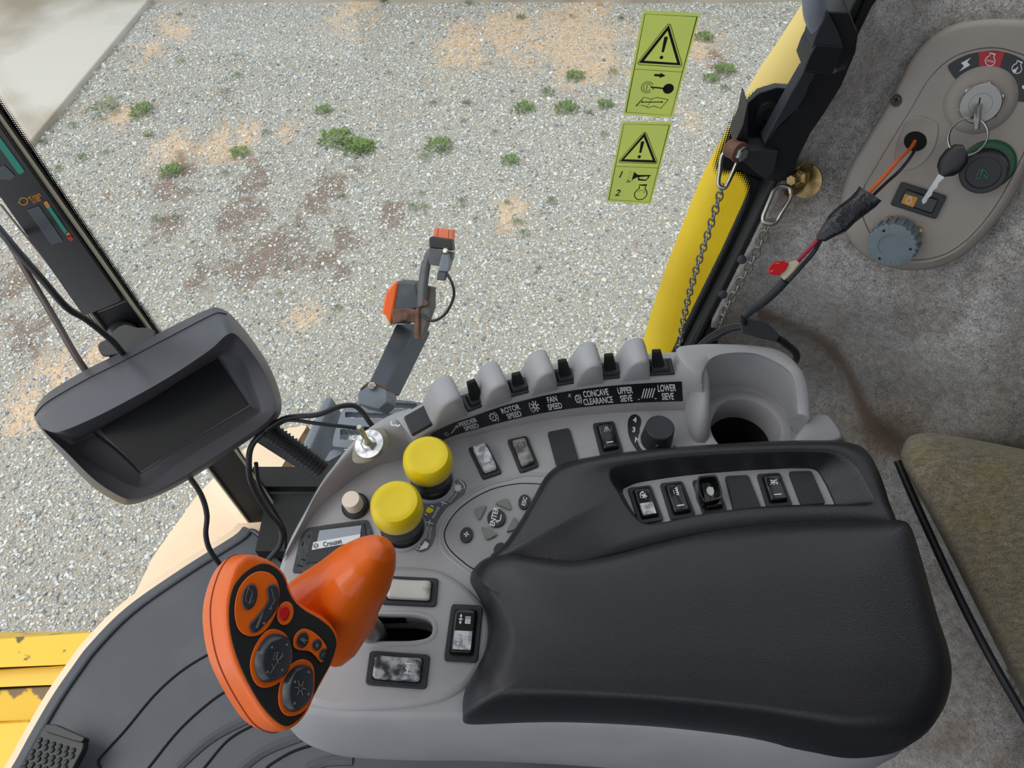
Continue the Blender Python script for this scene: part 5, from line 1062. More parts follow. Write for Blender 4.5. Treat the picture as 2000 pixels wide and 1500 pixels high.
def blob(line, w, n=4):
    L = cr([V(p) for p in line], 5); k_ = Ink(); left = []; right = []
    for i, p in enumerate(L):
        t_ = (L[min(i+1, len(L)-1)]-L[max(0, i-1)]).normalized(); nn = V((-t_.y, t_.x)); left.append(p+nn*w/2); right.append(p-nn*w/2)
    t0 = (L[1]-L[0]).normalized(); t1 = (L[-1]-L[-2]).normalized()
    def cap(c, a, b, t_): return [c+(a-c)*math.cos(q)+t_*w/2*math.sin(q) for q in [math.pi*k/7 for k in range(1, 7)]]
    return left+cap(L[-1], left[-1], right[-1], t1)+right[::-1]+cap(L[0], right[0], left[0], -t0)
jp('thumb_button', ell(553, 470, 56, 98, 28, .22), h, h+.0030, THB, kpd, .0012)
jp('thumb_button', blob([(722, 420), (728, 490), (700, 560), (650, 625), (590, 690)], 88), h, h+.0034, THB, kpd, .0014)
jp('red_ring', ell(815, 592, 60, 88, 28, .2), h-.001, h+.0012, ORG, kpd); jp('red_button', ell(806, 592, 40, 56, 28, .2), h, h+.0024, RED, kpd, .001)
jp('pod', cr([(940, 705), (1010, 722), (1075, 775), (1118, 840), (1105, 880), (1082, 905), (1095, 940), (1072, 950), (1035, 905), (985, 868), (920, 862), (875, 835), (880, 760)], 3, True), h-.001, h+.0013, ORG, kpd, label='small orange surround')
jp('thumb_button', ell(942, 786, 44, 60, 24, .25), h, h+.0026, THB, kpd, .001); jp('thumb_button', ell(1046, 822, 36, 44, 24, .3), h, h+.0024, THB, kpd, .001); jp('thumb_button', ell(1092, 892, 30, 46, 24, .3), h, h+.0022, THB, kpd, .001)
def bigb(ringp, basep, topp):
    jp('button_ring', cr(ringp, 4, True), h-.001, h+.0010, ORG, kpd); B = [V(p) for p in resample(cr(basep, 6, True), 60)]; T = [V(p) for p in resample(cr(topp, 6, True), 60)]
    return G().loft([[jf(p.x, p.y, h) for p in B], [jf(a.x*.9+b.x*.1, a.y*.9+b.y*.1, h+.003) for a, b in zip(B, T)], [jf(a.x*.2+b.x*.8, a.y*.2+b.y*.8, h+.0062) for a, b in zip(B, T)], [jf(b.x, b.y, h+.0068) for b in T], [jf(b.x*.9+sum(q.x for q in T)/60*.1, b.y*.9+sum(q.y for q in T)/60*.1, h+.0066) for b in T]]).obj('thumb_button', THB, kpd, sharp=50)
bigb([(725, 706), (790, 725), (835, 770), (862, 860), (858, 960), (812, 1060), (730, 1122), (640, 1135), (580, 1080), (556, 980), (572, 880), (620, 785), (670, 725)],
     [(740, 738), (800, 752), (850, 800), (856, 950), (806, 1050), (700, 1098), (632, 1090), (590, 1010), (590, 900), (640, 800), (690, 750)],
     [(745, 790), (800, 775), (850, 800), (852, 950), (800, 1040), (710, 1075), (670, 1020), (655, 960), (668, 880), (700, 820), (720, 800)])
bigb([(935, 928), (990, 945), (1022, 990), (1030, 1090), (1012, 1210), (950, 1310), (860, 1345), (800, 1325), (765, 1250), (770, 1130), (810, 1030), (865, 960)],
     [(940, 965), (985, 975), (1018, 1020), (1022, 1120), (1002, 1220), (920, 1300), (850, 1315), (800, 1275), (785, 1190), (800, 1090), (850, 1010), (890, 975)],
     [(935, 1000), (975, 985), (1014, 1030), (1018, 1120), (998, 1215), (915, 1290), (880, 1285), (858, 1230), (852, 1170), (862, 1090), (885, 1035), (910, 1010)])
k = Ink()
for x0, y0, x1, y1 in ((700, 1040, 800, 880), (715, 960, 735, 1000), (745, 900, 765, 960), (775, 930, 800, 900)): k.line([(x0, y0), (x1, y1)], 5)
k.line([(725, 930), (738, 880), (760, 875), (750, 930), (725, 930)], 4)
for x, y in ((715, 840), (825, 820), (682, 1020), (790, 1005)): k.poly([(x-12, y+8), (x+8, y-14), (x+10, y+10)])
for a in range(6): k.line([(926+16*math.cos(a*1.047+.1), 1140+20*math.sin(a*1.047+.1)), (926+42*math.cos(a*1.047+.1), 1140+62*math.sin(a*1.047+.1))], 6)
k.ring(926, 1140, 14, 4, 20)
for x, y in ((884, 1092), (984, 1184), (882, 1250), (985, 1020)): k.poly([(x-12, y+8), (x+4, y-14), (x+10, y+10)])
k.obj('symbols', lambda x, y: jf(x, y, h+.0073), mat('dim_print', (118, 112, 100), .6), kpd)
k = Ink(); k.text('R', 950, 788, 62, -50, .9, .02); k.line([(1032, 830), (1062, 822)], 7); k.line([(1043, 805), (1050, 848)], 7); k.line([(1082, 905), (1100, 880)], 6)
k.line([(525, 500), (550, 520), (575, 440), (548, 400), (525, 470), (525, 500)], 5); k.disc(556, 515, 4); k.disc(570, 508, 4); k.disc(582, 500, 4)
k.line([(712, 410), (735, 500), (750, 490)], 5); k.line([(735, 500), (700, 560)], 5); k.poly([(692, 560), (716, 545), (712, 568)]); k.line([(655, 580), (610, 700), (600, 700), (640, 600)], 5); k.poly([(644, 666), (668, 652), (664, 676)])
k.obj('symbols', lambda x, y: jf(x, y, h+.0037), MATS['dim_print'], kpd)
G().tube([at_d(700, 1200, .555), at_d(714, 1222, .58), at_z(735, 1240, ZD-.03)], [.0105, .0105, .0105], 20).obj('shaft', SHAFT, joy)
G().tube([at_d(700, 1232, .56), at_d(712, 1244, .585), at_z(722, 1244, ZD-.02)], .0035, 8).obj('shaft_rib', BEIG, joy)
# ================================================================ MONITOR
mon = thing('monitor', at_d(310, 795, .74), 'charcoal hooded display monitor fixed to the front pillar', 'monitor')
ZM = lambda l: [(x/2.857, 550+y/2.857) for x, y in l]
K1 = ZM([(192, 760), (205, 700), (270, 620), (480, 492), (700, 383), (930, 265), (1150, 158), (1225, 148), (1310, 205), (1440, 370), (1530, 530), (1572, 690), (1530, 785), (1380, 890), (1080, 1090), (880, 1195), (740, 1243), (650, 1228), (500, 1130), (330, 950), (240, 840)])
K2 = ZM([(218, 800), (242, 822), (322, 836), (510, 762), (720, 655), (950, 525), (1170, 378), (1268, 290), (1330, 300), (1440, 440), (1510, 570), (1545, 690), (1500, 775), (1370, 868), (1070, 1066), (880, 1168), (745, 1215), (665, 1200), (520, 1105), (355, 940), (258, 850)])
K3 = ZM([(410, 900), (430, 880), (475, 858), (600, 790), (790, 685), (990, 560), (1170, 440), (1240, 400), (1300, 405), (1360, 460), (1410, 590), (1450, 700), (1430, 740), (1290, 828), (1060, 968), (900, 1080), (810, 1140), (750, 1140), (640, 1090), (500, 1000), (420, 925)])
K4 = ZM([(535, 845), (545, 832), (565, 820), (680, 752), (830, 665), (1010, 550), (1150, 460), (1212, 424), (1240, 450), (1290, 535), (1340, 615), (1390, 692), (1380, 705), (1235, 790), (1062, 892), (920, 980), (800, 1058), (775, 1058), (740, 1020), (650, 935), (580, 880)])
d2 = [.69, .678, .662, .652, .650, .652, .656, .665, .69, .70, .705, .705, .705, .70, .698, .70, .70, .70, .70, .70, .695]
def mring(K, D_):
    P = [at_d(p[0], p[1], (D_[i] if isinstance(D_, list) else D_)) for i, p in enumerate(K)]; return cr(P, 5, True)
m1, m2, m3, m4 = mring(K1, .745), mring(K2, d2), mring(K3, .712), mring(K4, .728)
L_ = lambda A, B, t_: [a.lerp(b, t_) for a, b in zip(A, B)]
cback = sum(m1, V((0, 0, 0)))/len(m1); vd = (cback-CAM).normalized()
back = [p.lerp(cback, .12)+vd*.03 for p in m1]; back2 = [p.lerp(cback, .5)+vd*.045 for p in m1]
hood = [p for p in m2]
m2b = [p.lerp(q, .06)-vd*.0015 for p, q in zip(m2, m3)]
m2c = [p.lerp(q, .30)+vd*.001 for p, q in zip(m2, m3)]
G().loft([back2, back, [p.lerp(cback, .01)+vd*.004 for p in m1], m1, L_(m1, m2, .5), L_(m1, m2, .92), m2b, m2c, L_(m2, m3, .9), m3, [a.lerp(b, .35)+vd*.006 for a, b in zip(m3, m4)], L_(m3, m4, .85), m4, [p+vd*.003 for p in m4]], True, False).obj('housing', MON, mon, sharp=80)
bz = [p+vd*.001 for p in m4]; sc0 = ZM([(558, 826), (1212, 428), (1382, 690), (782, 1056)])
G().add(bz, [tuple(range(len(bz)))]).add([p+vd*.003 for p in bz], [tuple(range(len(bz)))]).obj('bezel', mat('bezel_grey', (70, 70, 78), .5), mon, smooth=False)
S_ = [at_d(x, y, .7278) for x, y in sc0]; G().prism(S_, [p+vd*.002 for p in S_]).obj('screen', SCRN, mon)
seamr = [p.lerp(cback, -.002)-vd*.0 for p in L_(m1, m2, .22)]; nS = len(seamr); i0 = int(nS*.02); i1 = int(nS*.37)
G().tube(seamr[i0:i1], .0007, 6).obj('seam', VOID, mon)
k = Ink()
for a in ([(1110, 385), (1112, 405), (1118, 420)], [(1102, 455), (1098, 468), (1106, 470)], [(1095, 420), (1102, 428)]): k.line([(x/2.857, 550+y/2.857) for x, y in a], 1.6)
kb = []
tri_pl = L_(m1, m2, .62); iS = int(nS*.385); q0 = tri_pl[iS]
# clamp wing knob behind the monitor
wk = cr(ZM([(560, 400), (548, 350), (600, 315), (650, 262), (700, 240), (760, 256), (820, 258), (870, 285), (800, 360), (680, 400), (590, 415)]), 4, True)
T_ = [at_d(p.x, p.y, .745) for p in wk]; G().prism(T_, [p+vd*.02 for p in T_]).obj('wing_knob', BLK, mon, bevel=.003)
G().tube([at_d(300, 700, .79), at_d(250, 690, .77), at_y(240, 650, YP)], .018, 16).obj('mounting_arm', BLK, mon)
# ================================================================ CABLES NEAR THE MONITOR
def cable(name, pts, r_, m, label, cat='cable', group=None, n=8):
    o = G().tube(cr(pts, n), r_, 10).obj(name, m, None); return setp(o, label, cat, group)
cable('cable', [at_d(-30, 420, .80), at_d(10, 462, .79), at_d(60, 545, .78), at_d(105, 620, .77), at_d(145, 690, .76), at_d(175, 735, .76)], .0034, BROWNC, 'brown cable dropping steeply to the left end of the monitor')
cable('cable', [at_d(-20, 425, .60), at_d(25, 480, .60), at_d(80, 543, .61), at_d(130, 600, .63), at_d(170, 625, .66), at_d(215, 662, .70), at_d(240, 690, .74)], .0030, CABLE, 'dark cable crossing the pale pillar edge to the clamp knob')
cable('cable', [at_y(0, 398, YP-.006), at_y(30, 436, YP-.006), at_y(90, 510, YP-.006), at_y(160, 600, YP-.006), at_y(205, 655, YP-.006)], .0012, BEIG, 'thin pale cord along the front pillar')
cable('cable', [at_d(365, 925, .76), at_d(392, 965, .77), at_d(404, 1005, .78), at_d(402, 1045, .79), at_d(412, 1078, .80), at_d(440, 1115, .82)], .0028, CABLE, 'black cable hanging below the monitor over the cream fender')
cable('cable', [at_d(555, 820, .74), at_d(520, 840, .74), at_d(492, 870, .75), at_d(486, 905, .76), at_d(492, 945, .78), at_d(520, 995, .81), at_d(548, 1030, .83), at_d(548, 1062, .84), at_d(525, 1092, .85)], .0031, CABLE, 'black cable looping down from the monitor beside the pillar')
cable('cable', [at_d(500, 905, .77), at_d(508, 950, .80), at_d(540, 1005, .84), at_d(556, 1040, .86), at_d(556, 1070, .87)], .0022, CABLE, 'thin black cable behind the loop beside the pillar')
cable('cable', [at_d(520, 838, .735), at_d(560, 816, .73), at_d(620, 810, .73), at_d(660, 795, .735), at_d(690, 792, .74), at_d(708, 805, .745), at_d(722, 825, .75), at_d(735, 840, .76)], .0026, CABLE, 'black twin cable arching from the monitor to the console top')
cable('cable', [at_d(520, 842, .738), at_d(560, 821, .735), at_d(620, 827, .735), at_d(690, 835, .745), at_d(735, 838, .76)], .0020, CABLE, 'straight lower black cable from the monitor to the console')
g = G(); a, b = at_d(520, 835, .745), at_d(632, 918, .76); n_ = 17
prof = []; ctr = []
for i in range(n_*6+1):
    f = i/(n_*6); ctr.append(a.lerp(b, f)); prof.append(.0088+.0011*math.sin(i/6*2*math.pi))
o = setp(g.tube(ctr, prof, 16).obj('corrugated_hose', CABLE), 'black corrugated hose from the monitor to the console edge', 'hose')
o = setp(G().loft([[at_d(x, y, d) for x, y, d in q] for q in ([(498, 850, .765), (522, 850, .76), (528, 862, .765), (500, 866, .77)], [(604, 916, .77), (620, 922, .765), (622, 934, .77), (606, 932, .775)])]).obj('bracket', BLK, None, bevel=.002), 'flat black support bar under the corrugated hose', 'bracket')
# ================================================================ WARNING STICKERS ON THE GLASS
def quadmap(q, y, off):      # local sticker units (0..1, 0..1 from the top left) onto the glass
    Q = [at_y(a, b, y) for a, b in q]
    return lambda u, v: ((Q[0]*(1-u)+Q[1]*u)*(1-v)+(Q[3]*(1-u)+Q[2]*u)*v)+V((0, -off, 0))
def sticker(q, asp, label, paint):
    f0 = quadmap(q, YG-.0015, 0.0); f1 = quadmap(q, YG-.0015, .0006); f2 = quadmap(q, YG-.0015, .0009)
    t = thing('warning_sticker', f0(.5, .5), label, 'sticker', None); rr = rp([(0, 0), (1, 0), (1, 1), (0, 1)], .03)
    G().add([f1(p.x, p.y) for p in rr], [tuple(range(len(rr)))]).obj('sheet', STKY, t, smooth=False)
    k = Ink(); paint(k, asp); k.obj('print', lambda x, y: f2(x, y/asp), INKK, t)
def warn(k, cx, top, w, h):
    T = [(cx, top), (cx+w/2, top+h), (cx-w/2, top+h)]
    o = rp(T, w*.10, 4); k.line([tuple(p) for p in o], .012, True)
    c = (cx, top+h*.66); I = [(cx, top+h*.13), (cx+w*.40, top+h*.93), (cx-w*.40, top+h*.93)]; k.line(I, .05, True)
    k.poly([(cx-.035, top+h*.34), (cx, top+h*.32), (cx+.035, top+h*.34), (cx+.022, top+h*.68), (cx-.022, top+h*.68)]); k.disc(cx, top+h*.80, .034)
def eng(k, cx, cy, r, w): 
    k.arc(cx, cy, r, -62, 242, w, None, 24); k.line([(cx+r*.47, cy-r*.88), (cx+r*.47, cy-r*1.25), (cx+r*.62, cy-r*1.55), (cx-r*.62, cy-r*1.55), (cx-r*.47, cy-r*1.25), (cx-r*.47, cy-r*.88)], w)
def paintA(k, A):
    k.line([(.045, .03*A), (.955, .03*A), (.955, .97*A), (.045, .97*A)], .009, True); k.line([(.045, .53*A), (.955, .53*A)], .008)
    warn(k, .5, .085*A, .88, .40*A)
    k.line([(.44, .575*A), (.56, .575*A)], .045); k.poly([(.55, .55*A), (.66, .575*A), (.55, .60*A)])
    k.arc(.36, .70*A, .115, 40, 330, .012); k.arc(.36, .70*A, .075, 30, 330, .012); k.line([(.36, .68*A), (.35, .72*A)], .014)
    k.line([(.42, .695*A), (.70, .70*A)], .03); k.line([(.46, .715*A), (.50, .71*A)], .02); k.disc(.77, .70*A, .105)
    B = [(.22, .90*A), (.34, .80*A), (.47, .815*A), (.60, .795*A), (.82, .81*A), (.72, .905*A), (.58, .885*A), (.47, .905*A), (.34, .885*A)]; k.line(B, .013, True); k.line([(.50, .815*A), (.44, .90*A)], .010); k.line([(.33, .852*A), (.70, .838*A)], .02); k.line([(.31, .845*A), (.33, .86*A)], .03); k.line([(.70, .83*A), (.72, .845*A)], .03)
def paintB(k, A):
    k.line([(.045, .03*A), (.955, .03*A), (.955, .97*A), (.045, .97*A)], .009, True); k.line([(.045, .53*A), (.955, .53*A)], .008)
    warn(k, .5, .095*A, .86, .385*A)
    k.text('1', .20, .63*A, .21, 0, 1, .02, slant=.2); k.text('3x', .39, .71*A, .10, 0, 1, .02, slant=.2); k.text('2', .22, .87*A, .21, 0, 1, .02, slant=.2)
    k.poly([(.46, .57*A), (.47, .66*A), (.47, .71*A), (.455, .70*A), (.455, .58*A)]); k.poly([(.47, .59*A), (.56, .625*A), (.84, .62*A), (.84, .635*A), (.56, .655*A), (.47, .69*A)]); k.line([(.58, .64*A), (.60, .685*A), (.76, .69*A), (.80, .65*A), (.78, .63*A)], .028)
    for dy in (.0, .035, .07): k.line([(.35, (.59+dy)*A), (.43, (.597+dy)*A)], .007)
    eng(k, .72, .87*A, .135, .022); k.arc(.72, .87*A, .09, 200, 330, .008); k.poly([(.79, .84*A), (.80, .855*A), (.775, .85*A)])
sticker([(1256, 19), (1368, 25), (1313, 230), (1217, 223)], 2.05, 'upper yellow green warning sticker with key and booklet symbols on the window', paintA)
sticker([(1215, 236), (1313, 238), (1271, 398), (1184, 393)], 1.78, 'lower yellow green warning sticker with horn symbol and numbers on the window', paintB)
# ================================================================ WINDOW CATCH
cat_ = thing('window_catch', at_y(1620, 120, .56), 'large black plastic window catch bracket on the rear window edge', 'bracket')
ZL = lambda l: [(1300+x/2.857, y/2.857) for x, y in l]
def wedge(name, px, y0, y1, m, bev=.0012, par=None, drift=(0, 0)):
    A_ = [at_y(a, b, y0) for a, b in px]; B_ = [at_y(a+drift[0], b+drift[1], y1) for a, b in px]
    B_ = [V((a.x, y1, a.z)) for a in A_]; return G().prism(A_, B_).obj(name, m, par or cat_, bevel=bev)
wedge('upper_block', ZL([(905, 68), (1025, 70), (1072, 182), (1030, 290), (960, 400), (930, 300), (985, 265), (962, 182)]), .548, .576, BLK)
wedge('side_face', ZL([(905, 68), (965, 180), (992, 262), (835, 250), (815, 275), (830, 220), (860, 150)]), .544, .570, BLKT)
wedge('front_block', ZL([(838, 248), (990, 262), (972, 330), (935, 412), (770, 398), (800, 320)]), .543, .572, BLK)
wedge('arm_body', ZL([(772, 398), (935, 412), (1000, 380), (1075, 180), (1060, 290), (980, 480), (880, 640), (810, 740), (745, 870), (700, 1000), (640, 1015), (560, 1005), (430, 880), (450, 838), (530, 830), (600, 745), (745, 610), (760, 560), (840, 410)]), .562, .592, BLK)
wedge('arm_rib', ZL([(770, 400), (835, 410), (770, 560), (735, 610), (640, 700), (560, 800), (545, 800), (600, 700), (700, 520)]), .556, .570, BLKT)
wedge('web_plate', ZL([(455, 582), (464, 590), (460, 780), (455, 830), (420, 880), (390, 850), (385, 800), (430, 700)]), .566, .592, BLK)
wedge('base_plate', ZL([(455, 585), (520, 520), (620, 490), (715, 500), (740, 600), (640, 720), (560, 800), (500, 830), (458, 800)]), .586, .594, BLK)
wedge('lower_web', ZL([(445, 842), (530, 835), (630, 845), (610, 950), (560, 1005), (500, 960), (430, 900)]), .557, .575, BLKT)
G().lathe(at_y(1500, 220, .586), V((0, -1, 0)), [(.0125, 0), (.012, .003), (.007, .004), (.007, .002), (.0, .002)], 28).obj('fixing_screw', BLK, cat_, sharp=50)
G().tube(cr([at_y(1600, -90, .55), at_y(1592, -40, .55), at_y(1590, 5, .55), at_y(1595, 34, .553), at_y(1612, 62, .558), at_y(1630, 84, .565)], 6), .0085, 20).obj('handle_tube', mat('grey_tube', (128, 132, 142), .45), cat_)
b = at_y(1441, 296, .556); G().lathe(b, V((.5, -.8, .2)), [(.0085, -.01), (.0085, .0), (.0095, .001), (.0095, .003)], 24).obj('collar', RUST, cat_)
G().lathe(b+V((.5, -.8, .2)).normalized()*.003, V((.5, -.8, .2)), [(.0068, 0), (.0068, .004), (.005, .005)], 6).obj('bolt', STEEL, cat_, sharp=20)
anc = thing('anchor_bolt', at_y(1556, 350, .56), 'brass coloured anchor bolt and plate set in the felt by the window', 'bolt')
ad = V((-.75, -.6, .25)).normalized()
G().lathe(fp(1574, 352, .002), V((-.7, -.65, .3)), [(.0165, 0), (.0165, .002)], 32).obj('cup_washer', BRASS, anc, sharp=30)
G().lathe(fp(1566, 345, .006), ad, [(.009, 0), (.009, .008), (.006, .010), (.0048, .010), (.0048, .019)], 6).obj('hex_nut', BRASS, anc, sharp=20)
q = ZL([(745, 930), (790, 890), (815, 930), (800, 1010), (740, 1080), (690, 1110), (658, 1080), (668, 1040), (720, 1000)]); T_ = [fp(a, b_, .004) for a, b_ in q]; nn = (CAM-T_[0]).normalized()
G().prism([p+nn*.003 for p in T_], T_).obj('lug_plate', BRASS, anc, bevel=.0008)
def carabiner(px, d, label):
    P_ = [at_d(x, y, d) for x, y in px]; o = G().tube(cr(P_, 8), .0021, 10).obj('carabiner', STEEL, None); return setp(o, label, 'carabiner', None)
carabiner(ZL([(400, 900), (385, 850), (350, 838), (320, 862), (308, 900), (302, 960), (295, 1010), (300, 1040), (330, 1048), (348, 1020), (372, 970), (395, 915), (403, 895)]), .712, 'steel spring hook hanging from the bolt on the black catch')
carabiner(ZL([(700, 1080), (690, 1050), (650, 1040), (610, 1055), (585, 1110), (560, 1170), (545, 1210), (550, 1240), (590, 1250), (620, 1235), (650, 1185), (690, 1120), (702, 1085)]), .705, 'steel spring hook hanging from the brass coloured anchor bolt')
def chain(path, n, label, r_=.0011):
    t = thing('chain', path[0], label, 'chain'); P_ = resample(cr(path, 10), n+1, False); L0 = (P_[1]-P_[0]).length
    a, b_ = L0*.66, L0*.34; me = None
    for i in range(n):
        c = (P_[i]+P_[i+1])/2; d_ = (P_[i+1]-P_[i]).normalized(); vv = (CAM-c).normalized(); s1 = d_.cross(vv).normalized(); s2 = d_.cross(s1)
        ang = .35 if i % 2 else 1.25; s_1 = s1*math.cos(ang)+s2*math.sin(ang)
        if me is None:
            loop = [V((a*math.cos(q)*(1), b_*math.sin(q)*1.15, 0)) for q in [2*math.pi*k_/16 for k_ in range(17)]]
            g_ = G().tube(loop, r_, 6, False); me = bpy.data.meshes.new('link'); me.from_pydata([tuple(v) for v in g_.v], [], g_.f); me.materials.append(mat('dull_chain_steel', (150, 146, 138), .4, .8)); me.shade_smooth()
        o = bpy.data.objects.new('link', me); COL.objects.link(o); o.parent = t; z_ = d_.cross(s_1)
        o.matrix_local = Matrix.Translation(c-ORIG[t.name]) @ Matrix((d_, s_1, z_)).transposed().to_4x4()
    return t
chain([at_y(x, y, .578) for x, y in ((1411, 362), (1400, 400), (1378, 470), (1354, 545), (1338, 610), (1322, 700))], 32, 'thin steel chain hanging down in front of the window glass')
chain([fp(x, y, .008) for x, y in ((1502, 436), (1487, 470), (1466, 515), (1440, 560), (1418, 605), (1396, 662))], 20, 'shorter steel chain hanging in front of the grey felt')
# ================================================================ IGNITION PANEL
ign = thing('ignition_console', PP, 'beige oval ignition panel with key switch set in the felt', 'control panel')
ZI = lambda x, y: (1620+x/3, 20+y/3)
def ip(x, y, h=0): return at_pl(x, y, PP+NP*h, NP)
out_ = cr([(1642, 390), (1646, 440), (1672, 484), (1712, 512), (1766, 526), (1826, 522), (1880, 498), (1926, 456), (1968, 402), (2006, 330), (2044, 240), (2070, 150), (2060, 80), (2010, 44), (1960, 38), (1910, 40), (1860, 50), (1816, 76), (1780, 116), (1752, 170), (1722, 224), (1690, 276), (1658, 332)], 6, True)
oc_ = V((sum(p.x for p in out_)/len(out_), sum(p.y for p in out_)/len(out_)))
def oring(k_, h): return [ip(p.x+(oc_.x-p.x)*k_, p.y+(oc_.y-p.y)*k_, h) for p in out_]
inn2 = cr([(1682, 400), (1692, 440), (1722, 484), (1766, 506), (1826, 503), (1874, 480), (1914, 442), (1952, 390), (1990, 318), (2030, 230), (2050, 160), (2036, 124), (2000, 108), (1950, 94), (1900, 98), (1852, 118), (1812, 158), (1780, 212), (1744, 270), (1706, 334), (1688, 366)], 6, True)
IN2 = resample(inn2, len(out_)); 
def near_align(A_, B_):
    k_ = min(range(len(B_)), key=lambda i: (B_[i]-A_[0]).length); return B_[k_:]+B_[:k_]
IN2 = near_align(out_, IN2)
def iring(k_, h): return [ip(p.x+(oc_.x-p.x)*k_, p.y+(oc_.y-p.y)*k_, h) for p in IN2]
G().loft([oring(-.01, -.03), oring(0, -.004), oring(.004, .003), oring(.02, .006), oring(.06, .0085), iring(-.03, .009), iring(-.008, .009), iring(0, .0075), iring(.006, .009)], False, True).obj('panel_body', GREY2, ign, sharp=50)
hI = .009
def ipx(name, pts, h0, h1, m, par=None, bev=.0006, **kw): return G().prism([ip(p[0], p[1], h1) for p in pts], [ip(p[0], p[1], h0) for p in pts]).obj(name, m, par or ign, bevel=bev, **kw)
# recess with the hole and wires
q = cr([ZI(*p) for p in ((510, 622), (560, 628), (632, 665), (630, 760), (590, 850), (520, 915), (440, 940), (390, 920), (375, 860), (390, 780), (420, 700), (450, 650))], 5, True)
qc = V((sum(p.x for p in q)/len(q), sum(p.y for p in q)/len(q)))
G().loft([[ip(p.x, p.y, hI+.0006) for p in q], [ip(p.x+(qc.x-p.x)*.04, p.y+(qc.y-p.y)*.04, hI+.0009) for p in q], [ip(p.x+(qc.x-p.x)*.10, p.y+(qc.y-p.y)*.10, hI+.0002) for p in q]], False, True).obj('moulded_pocket', GREY2, ign, sharp=50)
ipx('cable_hole', ell(*ZI(503, 768), 22.5, 19.5, 28), hI, hI+.0006, VOID, bev=0)
ipx('fixing_recess', ell(*ZI(388, 528), 12.5, 13.5, 24), hI-.004, hI+.0002, mat('recess_shadow_plastic', (84, 78, 70), .6), bev=0); G().lathe(ip(*ZI(390, 526), hI), NP, [(.0042, 0), (.0036, .0014), (.001, .001)], 20).obj('fixing_screw', mat('dark_screw', (70, 64, 56), .4, .8), ign)
k = Ink(); x, y = ZI(390, 526); k.line([(x-5, y-3), (x+5, y+3)], 2); k.line([(x-3, y+5), (x+3, y-5)], 2); k.obj('screw_cross', lambda x, y: ip(x, y, hI+.0016), VOID, ign)
# crescent label
def arcpts(cx, cy, r0, a0, a1, n=14, ry=1): return [(cx+r0*math.cos(math.radians(a0+(a1-a0)*i/n)), cy+ry*r0*math.sin(math.radians(a0+(a1-a0)*i/n))) for i in range(n+1)]
cl = cr([(1851, 130), (1860, 121), (1886, 108), (1911, 102), (1940, 99), (1966, 103), (1990, 112), (2012, 130), (2026, 160), (2026, 196), (1988, 198), (1982, 190), (1980, 166), (1970, 148), (1954, 138), (1934, 134), (1912, 137), (1896, 146), (1880, 156), (1868, 156), (1858, 144)], 4, True)
G().add([ip(p.x, p.y, hI+.0004) for p in cl], [tuple(range(len(cl)))]).obj('switch_label', DECK, ign, smooth=False)
k = Ink(); k.poly([(1911, 101.5), (1930, 99.5), (1962, 102), (1951, 137), (1930, 134), (1914, 137)]); k.obj('red_field', lambda x, y: ip(x, y, hI+.0006), REDM, ign)
k = Ink(); k.poly([(1897, 112), (1877, 123), (1883, 129), (1873, 140), (1895, 127), (1889, 121)]); k.obj('bolt_symbol', lambda x, y: ip(x, y, hI+.0007), INKW, ign)
def engp(k, cx, cy, r, w, rot):
    kk = Ink(); eng(kk, 0, 0, r, w); a = math.radians(rot); return k.add([(cx+x*math.cos(a)-y*math.sin(a), cy+x*math.sin(a)+y*math.cos(a)) for x, y in kk.v], kk.f)
k = Ink(); engp(k, 1934, 119, 9.5, 1.5, 18); k.text('STOP', 1934, 119.5, 6, 12, 1, .01); k.obj('stop_symbol', lambda x, y: ip(x, y, hI+.0008), INKW, ign)
k = Ink(); engp(k, 1986, 134, 9.5, 1.6, 22); k.line([(1988, 131), (1984, 137)], 2.4); k.disc(1982, 138, 3.4); k.disc(2000, 170, 4); k.obj('run_symbol', lambda x, y: ip(x, y, hI+.0008), INKW, ign)
# key switch
kc = ip(*ZI(892, 560), hI)
G().lathe(ip(1914, 196, hI-.001), NP, [(.0280, 0), (.0262, .003), (.0220, .0055), (.0175, .0062), (.01, .0062)], 48).obj('switch_boss', GREY2, ign)
ks = G().lathe(ip(1916, 200, hI+.0055), NP, [(.0172, 0), (.0172, .0035), (.0160, .004)], 6).obj('lock_nut', STEEL, ign, sharp=20)
G().lathe(ip(1914, 202, hI+.0075), NP, [(.0155, 0), (.0158, .005), (.0148, .006), (.0086, .006), (.0086, .005), (.0084, .0062), (.001, .0062)], 48).obj('key_barrel', SHAFT, ks, sharp=35)
G().box(ip(1913, 198, hI+.0140), (ip(1916, 190, 0)-ip(1913, 206, 0))*.45, (ip(1918, 198, 0)-ip(1913, 198, 0))*.22, NP*.0006).obj('key_slot', VOID, ks)
def keyblade(p0, p1, w_, th, m, parent, name='blade'):
    d_ = (p1-p0); L0 = d_.length; d_.normalize(); vv = (CAM-p0).normalized(); s1 = d_.cross(vv).normalized(); n_ = s1.cross(d_)
    prof = [(0, -w_), (L0*.15, -w_), (L0*.3, -w_*.55), (L0*.42, -w_*.9), (L0*.55, -w_*.4), (L0*.68, -w_*.8), (L0*.8, -w_*.35), (L0*.92, -w_*.6), (L0, 0), (L0*.92, w_), (0, w_)]
    return G().prism([p0+d_*a+s1*b_+n_*th for a, b_ in prof], [p0+d_*a+s1*b_-n_*th for a, b_ in prof]).obj(name, m, parent, sharp=20)
kt = thing('ignition_key', ip(1912, 215, .02), 'flat steel key standing in the ignition switch', 'key')
a_, b_ = ip(1912, 196, hI+.012), ip(1907, 240, hI+.040); P_ = [ip(1914, 196, hI+.006), ip(1910, 214, hI+.026), ip(1904, 254, hI+.034)]
